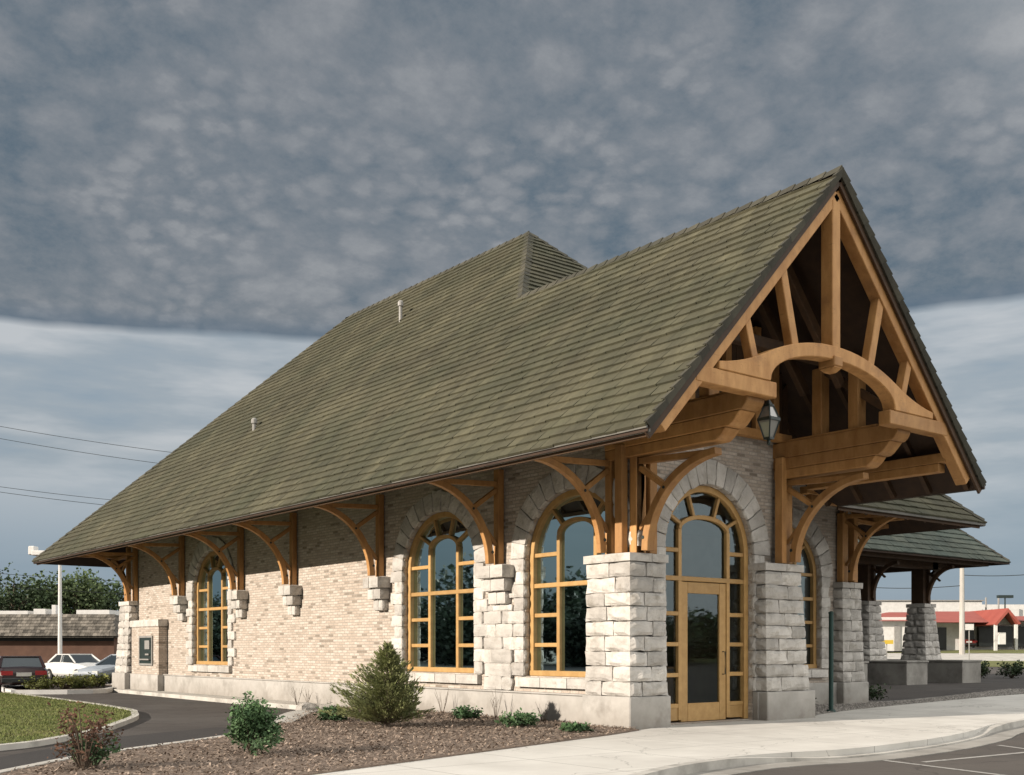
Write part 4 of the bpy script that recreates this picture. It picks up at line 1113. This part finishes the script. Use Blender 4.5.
# ================================================================== CARS
def car(name, loc, heading, paintm, label, group, L=4.5, W=1.72, H=1.38, wag=False):
    root = empty(name, loc, math.atan2(heading[1], heading[0]), label=label, cat='car', group=group)
    h = L/2; st = [(-h, .50, .74, .80), (-h+.10, .34, .90, .90), (-h+.5, .28, .94, .97), (-h+1.15, .26, .97, 1), (-.2, .25, .97, 1), (.75, .25, .95, 1), (h-.9, .26, .88, .98), (h-.3, .28, .78, .93), (h-.05, .34, .68, .86), (h, .45, .60, .78)]
    mb = MB(); vs = []; nsec = 10
    for x, z0, z1, k in st:
        w = W/2*k; zm = z0+(z1-z0)*.55
        sec = [(0, z0), (w*.9, z0), (w*.99, z0+.12), (w, zm), (w*.97, z1-.10), (w*.85, z1-.01), (0, z1+.02)]
        sec = sec+[(-a, b) for a, b in sec[-2:0:-1]]
        vs.append([(x, a, b) for a, b in sec])
    n = len(vs[0]); fl = [p for s in vs for p in s]; fs = [tuple(range(n))[::-1], tuple((len(vs)-1)*n+i for i in range(n))]
    for i in range(len(vs)-1):
        for j in range(n): fs.append((i*n+j, i*n+(j+1) % n, (i+1)*n+(j+1) % n, (i+1)*n+j))
    mb.add(fl, fs, .5)
    # roof panel and pillars
    rb, rf_, wb, wf = -1.0, .25, -1.65, 1.05; zt = H; ww = W/2*.74; wb_ = W/2*.88; zb_ = .95
    mb.box(rb, rf_, -ww, ww, zt-.05, zt, .5)
    for s in (-1, 1):
        mb.beam((rb+.02, s*ww*.97, zt-.03), (wb+.0, s*wb_*.97, zb_-.02), .07, .10); mb.beam((rf_-.02, s*ww*.97, zt-.03), (wf, s*wb_*.97, zb_-.02), .06, .07)
        mb.beam((-.35, s*ww*1.0, zt-.03), (-.35, s*wb_*1.0, zb_-.02), .05, .07)
    body = mb.build('body', paintm, root, bevel=.03)
    mb = MB(); i_ = .985
    mb.hexa([(wb+.06, -wb_*i_, zb_-.05), (wf-.04, -wb_*i_, zb_-.05), (wf-.04, wb_*i_, zb_-.05), (wb+.06, wb_*i_, zb_-.05), (rb+.02, -ww*i_, zt-.045), (rf_-.01, -ww*i_, zt-.045), (rf_-.01, ww*i_, zt-.045), (rb+.02, ww*i_, zt-.045)])
    mb.build('window', M['carglass'], root)
    for sx in (-1.32, 1.38):
        for s in (-1, 1):
            y = s*(W/2-.08); mb = MB(); mb.tube([(sx, y-.11, .31), (sx, y-.10, .31), (sx, y+.10, .31), (sx, y+.11, .31)], [.28, .31, .31, .28], 20)
            wh = mb.build('wheel', M['tyre'], root)
            MB().tube([(sx, y+s*.10, .31), (sx, y+s*.122, .31)], [.19, .17], 16).build('rim', M['metal'], wh)
    for s in (-1, 1):
        a, b = sorted((s*.42, s*.74))
        MB().box(h-.10, h+.012-.04, a, b, .56, .70).build('headlight', M['lamp'], root)
        a, b = sorted((s*.38, s*.78)); MB().box(-h-.015, -h+.12, a, b, .66, .82).build('tail_light', M['lightred'], root)
    MB().box(-h-.05, -h+.1, -W/2*.86, W/2*.86, .38, .56).build('bumper', M['dark'] if paintm != M['carwhite'] else M['metal'], root, bevel=.03)
    MB().box(h-.08, h+.05, -W/2*.84, W/2*.84, .34, .50).build('bumper', M['dark'] if paintm != M['carwhite'] else M['metal'], root, bevel=.03)
    MB().box(-h-.03, -h+.02, -.26, .26, .62, .76).build('number_plate', M['white'], root)
    return root
gc = 'cars parked beyond the driveway'
rear = bg(24, 41); hd = Vector((.18, 1, 0)).normalized(); c0 = rear+hd*2.3; c0.z = -.125
car('parked_car', c0, hd, M['maroon'], 'dark maroon sedan seen from behind at the left edge', gc, 4.7, 1.82, 1.36)
p = bg(78, 57); p.z = -.125; car('parked_car', p, (.22, -1), M['carwhite'], 'white sedan facing forward below the white lamp post', gc)
p = bg(126, 49); p.z = -.125; car('parked_car', p, (-.93, -.42), M['silver'], 'pale grey car half hidden behind the far stone pier', gc, 4.6, 1.75, 1.40)
p = bg(957, 104); p.z = zg(p.x)-.1; car('passing_car', p, (.55, .85), M['red'], 'red car on the street seen past the canopy piers', 'street cars')

# ================================================================== STREET FURNITURE
p = bg(60, 63); p.z = -.12
LP = empty('lamp_post', p, -YAW, label='tall white steel lamp post with a flat shoebox head', cat='lamp post')
hh = 1.5+.12+(649.2-556)*63/1102
MB().tube([(0, 0, 0), (0, 0, hh)], [.13, .085], 12).build('pole', M['white'], LP)
MB().tube([(0, 0, 0), (0, 0, .5)], [.28, .28], 16).build('base', M['kerbc'], LP)
mb = MB(); mb.box(-1.45, -.15, -.45, .45, hh+.0, hh+.28); mb.box(-1.7, -1.35, -.3, .3, hh+.05, hh+.55); mb.box(-1.3, .3, -.06, .06, hh-.1, hh-.002)
mb.build('lamp_head', M['white'], LP, bevel=.04)

def wire(name, a, b, sag, r_, label, group):
    n = 24; pts = []
    a, b = Vector(a), Vector(b)
    for i in range(n+1):
        t = i/n; q = a.lerp(b, t); q.z -= sag*4*t*(1-t); pts.append(q)
    tag(MB().tube(pts, r_, 5, .5).build(name, M['dark']), label, 'cable', group)
def at(px, py, Dp): q = CAM+FW*Dp+RT*((px-512)/1102*Dp); q.z = 1.5+(649.2-py)*Dp/1102; return q
# overhead lines crossing behind the building on the left
gw = 'overhead wires left of the roof'
for ya, yb, lab in ((421, 463, 'topmost overhead wire left of the roof'), (433, 476, 'second overhead wire from the top left of the roof'), (484, 509, 'third overhead wire from the top left of the roof'), (489, 516, 'fourth overhead wire from the top left of the roof'),
                    (574, 578, 'thin overhead wire just above the distant trees'), (587, 590, 'lowest overhead wire crossing in front of the trees')):
    Dp = 90; wire('overhead_wire', at(-60, ya-6, Dp), at(330, yb+5, Dp), .5, .020, lab, gw)
def util_pole(p, h, label, arm=2.2, r_=.16):
    root = empty('utility_pole', p, -YAW, label=label, cat='utility pole', group='utility poles')
    MB().tube([(0, 0, -.2), (0, 0, h)], [r_, r_*.72], 10).build('pole', M['pole'], root)
    MB().box(-arm/2, arm/2, -.06, .06, h-.75, h-.6).build('crossarm', M['pole'], root)
    for k in (-.9, -.4, .4, .9): MB().tube([(k*arm/2, 0, h-.6), (k*arm/2, 0, h-.42)], [.05, .03], 8).build('insulator', M['white'], root)
    return root
q = at(-60, 600, 90); q.z = -.15; util_pole(q, 20.2, 'tall utility pole carrying the wires left of the view')
q = at(330, 600, 90); q.z = -.15; util_pole(q, 17.2, 'tall utility pole hidden behind the long roof')
q = bg(962, 92); util_pole(q, 8.6, 'pale wooden utility pole in front of the red roofed shop', 1.6, .24)
wire('overhead_wire', at(840, 585, 92), at(962, 585.5, 92), .25, .03, 'thin wire running from the right utility pole under the canopy', 'overhead wires right of the canopy')
wire('overhead_wire', at(962, 575, 92), at(1090, 566, 92), .35, .03, 'thin wire running right from the pole beside the canopy roof', 'overhead wires right of the canopy')

# ================================================================== DISTANT BUILDINGS
def rooted(name, px, Dp, z, **kw):
    p = CAM+FW*Dp+RT*((px-512)/1102*Dp); p.z = z; return empty(name, p, -YAW, **kw)
def ux(px, px0, Dp): return (px-px0)/1102*Dp       # metres along the view plane
Dp = 100; b1 = rooted('brown_building', 40, Dp, -.15, label='low brown brick building with a shingled mansard roof', cat='building')
x0, x1 = ux(-60, 40, Dp), ux(114, 40, Dp); zt = lambda py: 1.65+(649.2-py)*Dp/1102
MB().box(x0, x1, 0, 14, 0, zt(634)).build('wall', M['brownbrick'], b1)
mb = MB()
zz0, zz1 = zt(636), zt(614)
for r_ in range(7):
    a, b = r_/7, (r_+1)/7; x = x0-.5
    while x < x1-.1:
        w = R.uniform(.25, .5); mb.hexa([(x, -1.1+1.5*a-.06, lerp(zz0, zz1, a)), (x+w-.02, -1.1+1.5*a-.06, lerp(zz0, zz1, a)), (x+w-.02, -1.1+1.5*a+.1, lerp(zz0, zz1, a)), (x, -1.1+1.5*a+.1, lerp(zz0, zz1, a)),
                                         (x, -1.1+1.5*b, lerp(zz0, zz1, b)), (x+w-.02, -1.1+1.5*b, lerp(zz0, zz1, b)), (x+w-.02, -1.1+1.5*b+.1, lerp(zz0, zz1, b)), (x, -1.1+1.5*b+.1, lerp(zz0, zz1, b))]); x += w
mb.hexa([(x1-.4, -1.1, zz0), (x1+.6, -1.1, zz0), (x1+.6, 14, zz0), (x1-.4, 14, zz0), (x1-1.9, .4, zz1), (x1-.8, .4, zz1), (x1-.8, 14, zz1), (x1-1.9, 14, zz1)], .2)
mb.box(x0-.5, x1+.3, -1.0, 13.9, zz0-.15, zz0-.01, .1)
mb.build('roof', M['mansard'], b1)
mb = MB(); mb.box(x0, ux(18, 40, Dp), 2, 10, zz1+.0, zt(610)); mb.box(ux(72, 40, Dp), x1-.8, 1.0, 8, zz1, zt(609.5)); mb.split('parapet', M['white'], b1)
mb = MB(); mb.box(ux(24, 40, Dp), ux(36, 40, Dp), 2, 4, zz1, zt(608)); mb.box(ux(42.5, 40, Dp), ux(46.5, 40, Dp), 2, 2.6, zz1, zt(604)); mb.split('roof_unit', M['white'], b1)
MB().box(x0, x1, -.02, -.002, zt(641), zt(636.5)).build('dark_wall_band', M['dark'], b1)  # dark band along the top of the brown wall

Dp = 135; b2 = rooted('warehouse', 940, Dp, 1.6, label='long white flat roofed warehouse behind the red roofed shop', cat='building')
zt = lambda py: -.1+(649.2-py)*Dp/1102
MB().box(ux(780, 940, Dp), ux(982, 940, Dp), 0, 30, 0, zt(601)).build('wall', M['white'], b2)
MB().box(ux(982.2, 940, Dp), ux(1100, 940, Dp), 6, 30, 0, zt(602.5)).build('wall', M['white'], b2)
mb = MB(); mb.box(ux(780, 940, Dp), ux(982, 940, Dp)+.2, -.2, 30, zt(601)+.002, zt(600)); mb.build('parapet', M['metal'], b2)
mb = MB()
for px in (1000, 1013): mb.tube([(ux(px, 940, Dp), 4, 0), (ux(px, 940, Dp), 4, zt(596))], .12, 6); 
mb.split('flue', M['metal'], b2)

Dp = 100; b3 = rooted('shop_building', 960, Dp, zg(80)-.15, label='low white shop with a bright red metal roof and gabled porch', cat='building')
z3 = zg(80)-.15; zt = lambda py: 1.5-z3+(649.2-py)*Dp/1102; X = lambda px: ux(px, 960, Dp)
mb = MB(); mb.box(X(872), X(932), .5, 14, 0, zt(617)); mb.box(X(932.2), X(972), 2.0, 14, 0, zt(618)); mb.box(X(972.2), X(1080), 2.5, 14, 0, zt(618)); mb.split('wall', M['white'], b3)
mb = MB()
mb.hexa([(X(870), -.2, zt(621)), (X(934), -.2, zt(621)), (X(934), 14, zt(621)), (X(870), 14, zt(621)), (X(912), 6, zt(610)), (X(934), 6, zt(610)), (X(934), 7, zt(610)), (X(912), 7, zt(610))])
mb.hexa([(X(933.8), -.6, zt(622.5)), (X(997), -.6, zt(622.5)), (X(997), 14.5, zt(622.5)), (X(933.8), 14.5, zt(622.5)), (X(933.8), 5, zt(609.5)), (X(997), 5, zt(609.5)), (X(997), 6, zt(609.5)), (X(933.8), 6, zt(609.5))])
mb.hexa([(X(1003), -.4, zt(621)), (X(1090), -.4, zt(621)), (X(1090), 14, zt(621)), (X(1003), 14, zt(621)), (X(1003), 5, zt(614.5)), (X(1090), 5, zt(614.5)), (X(1090), 6, zt(614.5)), (X(1003), 6, zt(614.5))])
# gabled porch
mb.prism([(X(984), zt(625)), (X(997.5), zt(609)), (X(1010), zt(624)), (X(1008), zt(625)), (X(997.5), zt(613)), (X(986), zt(626))], -2.2, 6, lambda a, b, c: (a, c, b))
mb.build('roof', M['redroof'], b3)
mb = MB()
MB().prism([(X(988), zt(625)), (X(997.5), zt(613.4)), (X(1007), zt(625))], -.8, -.6, lambda a, b, c: (a, c, b)).build('gable', M['metal'], b3)
for px in (986, 1006): mb.box(X(px)-.12, X(px)+.12, -2.1, -1.85, 0, zt(625))
mb.split('porch_post', M['white'], b3)
mb = MB()
for a, b in ((971, 983), (988, 1003), (1008, 1022), (1026, 1050)): mb.box(X(a), X(b), 1.9, 2.45, .4, zt(626))
mb.box(X(941), X(955), 1.95, 2.3, .1, zt(627))
mb.split('shop_window', M['dark'], b3)
mb = MB(); mb.box(X(896), X(902), .4, .6, 0, zt(626)); mb.box(X(917), X(931), .4, .6, 0, zt(624)); mb.split('garage_door', M['metal'], b3)
mb = MB(); mb.box(X(985), X(991), -3.0, -2.6, .6, zt(633)); mb.build('display_box', M['white'], b3)

def sign(px, pyt, pyb, w, Dp, m, label):
    p = bg(px, Dp); root = empty('street_sign', p, -YAW, label=label, cat='sign', group='small street signs'); z = p.z
    zz = lambda py: 1.5-z+(649.2-py)*Dp/1102
    MB().box(-w/2, w/2, -.03, .03, zz(pyb), zz(pyt)).build('sign_panel', M[m], root)
    MB().tube([(0, .06, 0), (0, .06, zz(pyt))], .04, 6).build('post', M['metal'], root)
sign(969.5, 624, 630, .6, 80, 'white', 'small white sign plate in front of the red roofed shop')
sign(887, 640, 644, .9, 80, 'yellow', 'low yellow sign seen between the stone piers')
p = bg(1005, 118); st = empty('street_light', p, -YAW, label='thin dark street light rising behind the red roof', cat='street light')
hz = 1.5-p.z+(649.2-598)*118/1102
MB().tube([(0, 0, 0), (0, 0, hz)], [.12, .07], 8).build('pole', M['iron'], st); MB().box(-.8, .8, -.25, .25, hz, hz+.3).build('lamp_head', M['iron'], st)

# ================================================================== LIGHT AND SKY
SUN = Vector((-.93, .17, .325)).normalized()
sl_ = bpy.data.lights.new('sun', 'SUN'); so = bpy.data.objects.new('sun', sl_); col.objects.link(so)
sl_.energy = 6.3; sl_.angle = D(.55); sl_.color = (1, .885, .765)
so.rotation_euler = (-SUN).to_track_quat('-Z', 'Y').to_euler()
elev = math.asin(SUN.z); az = math.atan2(SUN.x, SUN.y)

w = bpy.data.worlds.new('World'); scn.world = w; w.use_nodes = True; nt = w.node_tree; nt.nodes.clear()
out = nt.nodes.new('ShaderNodeOutputWorld'); bgn = nt.nodes.new('ShaderNodeBackground'); nt.links.new(bgn.outputs[0], out.inputs[0])
sky = nt.nodes.new('ShaderNodeTexSky'); sky.sky_type = 'NISHITA'; sky.sun_disc = False; sky.sun_elevation = elev; sky.sun_rotation = az % (2*math.pi); sky.air_density = 1.2; sky.dust_density = 1.5
tc = nt.nodes.new('ShaderNodeTexCoord'); G = tc.outputs['Generated']
s = nt.nodes.new('ShaderNodeSeparateXYZ'); nt.links.new(G, s.inputs[0])
hor_ = mth(nt, 'SQRT', mth(nt, 'ADD', mth(nt, 'MULTIPLY', s.outputs[0], s.outputs[0]), mth(nt, 'MULTIPLY', s.outputs[1], s.outputs[1])))
tanE = mth(nt, 'DIVIDE', s.outputs[2], mth(nt, 'MAXIMUM', hor_, .001))
zden = mth(nt, 'ADD', mth(nt, 'MAXIMUM', s.outputs[2], 0.0), .32)
cb = nt.nodes.new('ShaderNodeCombineXYZ')
nt.links.new(mth(nt, 'DIVIDE', s.outputs[0], zden), cb.inputs[0]); nt.links.new(mth(nt, 'DIVIDE', s.outputs[1], zden), cb.inputs[1])
UV = cb.outputs[0]
# gentle warp
wn = N(nt, 'ShaderNodeTexNoise', Scale=1.6, Detail=2); nt.links.new(UV, wn.inputs['Vector'])
wv = nt.nodes.new('ShaderNodeVectorMath'); wv.operation = 'MULTIPLY_ADD'; nt.links.new(wn.outputs['Color'], wv.inputs[0]); wv.inputs[1].default_value = (.10, .10, .10); nt.links.new(UV, wv.inputs[2])
V2 = wv.outputs[0]
ragged = N(nt, 'ShaderNodeTexNoise', Scale=26.0, Detail=6, Roughness=.62); nt.links.new(V2, ragged.inputs['Vector'])
rv = nt.nodes.new('ShaderNodeVectorMath'); rv.operation = 'MULTIPLY_ADD'; nt.links.new(ragged.outputs['Color'], rv.inputs[0]); rv.inputs[1].default_value = (.045, .045, .045); nt.links.new(V2, rv.inputs[2])
def cells(sc, sm):
    v = N(nt, 'ShaderNodeTexVoronoi', Scale=sc, feature='SMOOTH_F1'); v.inputs['Smoothness'].default_value = sm; nt.links.new(rv.outputs[0], v.inputs['Vector'])
    return ramp(nt, v.outputs['Distance'], [(.0, (1,)*3), (.30, (.80,)*3), (.46, (.40,)*3), (.66, (0,)*3)])
c1_, c2_ = cells(16.0, .3), cells(30.0, .4)
big = noise_n(nt, V2, 2.2, 5, .6); fine = noise_n(nt, V2, 60, 7, .7); mid_ = noise_n(nt, V2, 8, 6, .62)
sel = ramp(nt, noise_n(nt, V2, 4, 3, .5), [(.40, (0,)*3), (.60, (1,)*3)])
cell = mixc(nt, sel, c1_, c2_)
f = mth(nt, 'ADD', mth(nt, 'MULTIPLY', cell, .29), mth(nt, 'ADD', mth(nt, 'MULTIPLY', big, .52), mth(nt, 'ADD', mth(nt, 'MULTIPLY', fine, .30), mth(nt, 'MULTIPLY', mid_, .42))))
ac = ramp(nt, f, [(.48, (.108, .152, .195)), (.63, (.178, .208, .240)), (.79, (.238, .257, .282)), (1.02, (.325, .338, .355))])
# lower smooth layer towards the horizon
mp_ = nt.nodes.new('ShaderNodeMapping'); mp_.inputs['Scale'].default_value = (3, 3, 16); nt.links.new(G, mp_.inputs[0])
st_ = N(nt, 'ShaderNodeTexNoise', Scale=1.5, Detail=5, Roughness=.55); nt.links.new(mp_.outputs[0], st_.inputs['Vector'])
hi_l = ramp(nt, st_.outputs[0], [(.30, (.27, .35, .43)), (.46, (.38, .43, .475)), (.62, (.58, .60, .62))])
lowc = mixc(nt, ramp(nt, tanE, [(.0, (1,)*3), (.09, (.8,)*3), (.17, (.1,)*3)]), hi_l, (.26, .345, .43))
# ragged edge of the upper deck
eg = N(nt, 'ShaderNodeTexNoise', Scale=9, Detail=5); nt.links.new(G, eg.inputs['Vector'])
dr_ = nt.nodes.new('ShaderNodeVectorMath'); dr_.operation = 'DOT_PRODUCT'; nt.links.new(G, dr_.inputs[0]); dr_.inputs[1].default_value = RT
edge = mth(nt, 'ADD', mth(nt, 'MULTIPLY_ADD', dr_.outputs['Value'], -.022, tanE), mth(nt, 'MULTIPLY', mth(nt, 'SUBTRACT', eg.outputs[0], .5), .010))
upper = ramp(nt, edge, [(.279, (0,)*3), (.2835, (1,)*3)])
band = ramp(nt, edge, [(.283, (.62,)*3), (.289, (.45,)*3), (.300, (0,)*3)])
acb = mixc(nt, band, ac, (.095, .145, .205))
vis0 = mixc(nt, upper, lowc, acb)
dw = nt.nodes.new('ShaderNodeVectorMath'); dw.operation = 'DOT_PRODUCT'; nt.links.new(G, dw.inputs[0]); dw.inputs[1].default_value = (-1, .05, 0)  # western sky dimmed to deepen the eave shade and window reflections
wf = nt.nodes.new('ShaderNodeMapRange'); wf.interpolation_type = 'SMOOTHSTEP'; nt.links.new(dw.outputs['Value'], wf.inputs[0])
wf.inputs[1].default_value = -.1; wf.inputs[2].default_value = .6; wf.inputs[3].default_value = 1.0; wf.inputs[4].default_value = .34
wsc = nt.nodes.new('ShaderNodeVectorMath'); wsc.operation = 'SCALE'; nt.links.new(vis0, wsc.inputs[0]); nt.links.new(wf.outputs[0], wsc.inputs['Scale'])
vis = wsc.outputs[0]
# added fill: unseen high southern sky brightened to light the shaded entrance front
vd = nt.nodes.new('ShaderNodeVectorMath'); vd.operation = 'DOT_PRODUCT'; nt.links.new(G, vd.inputs[0]); vd.inputs[1].default_value = Vector((.34, -.62, .70)).normalized()
gain = ramp(nt, mth(nt, 'MULTIPLY_ADD', vd.outputs['Value'], .5, .5), [(.46, (1, 1, 1)), (.85, (1, 1, 1))])
gf = nt.nodes.new('ShaderNodeMapRange'); gf.interpolation_type = 'SMOOTHSTEP'; nt.links.new(vd.outputs['Value'], gf.inputs[0])
gf.inputs[1].default_value = .25; gf.inputs[2].default_value = .82; gf.inputs[3].default_value = 0.0; gf.inputs[4].default_value = 1.0
brt = mixc(nt, big, (1.4, 1.35, 1.28), (1.8, 1.76, 1.68)); vmo = mixc(nt, gf.outputs[0], vis, brt)
sk = nt.nodes.new('ShaderNodeVectorMath'); sk.operation = 'SCALE'; nt.links.new(sky.outputs[0], sk.inputs[0]); sk.inputs['Scale'].default_value = .08
# below the horizon keep it neutral
ad = mixc(nt, .10, vmo, sk.outputs[0])
nt.links.new(ad, bgn.inputs[0]); bgn.inputs[1].default_value = 1.0

scn.view_settings.view_transform = 'Standard'; scn.view_settings.look = 'None'; scn.view_settings.exposure = 0; scn.view_settings.gamma = 1
scn.cycles.max_bounces = 6; scn.cycles.diffuse_bounces = 1; scn.cycles.use_denoising = True
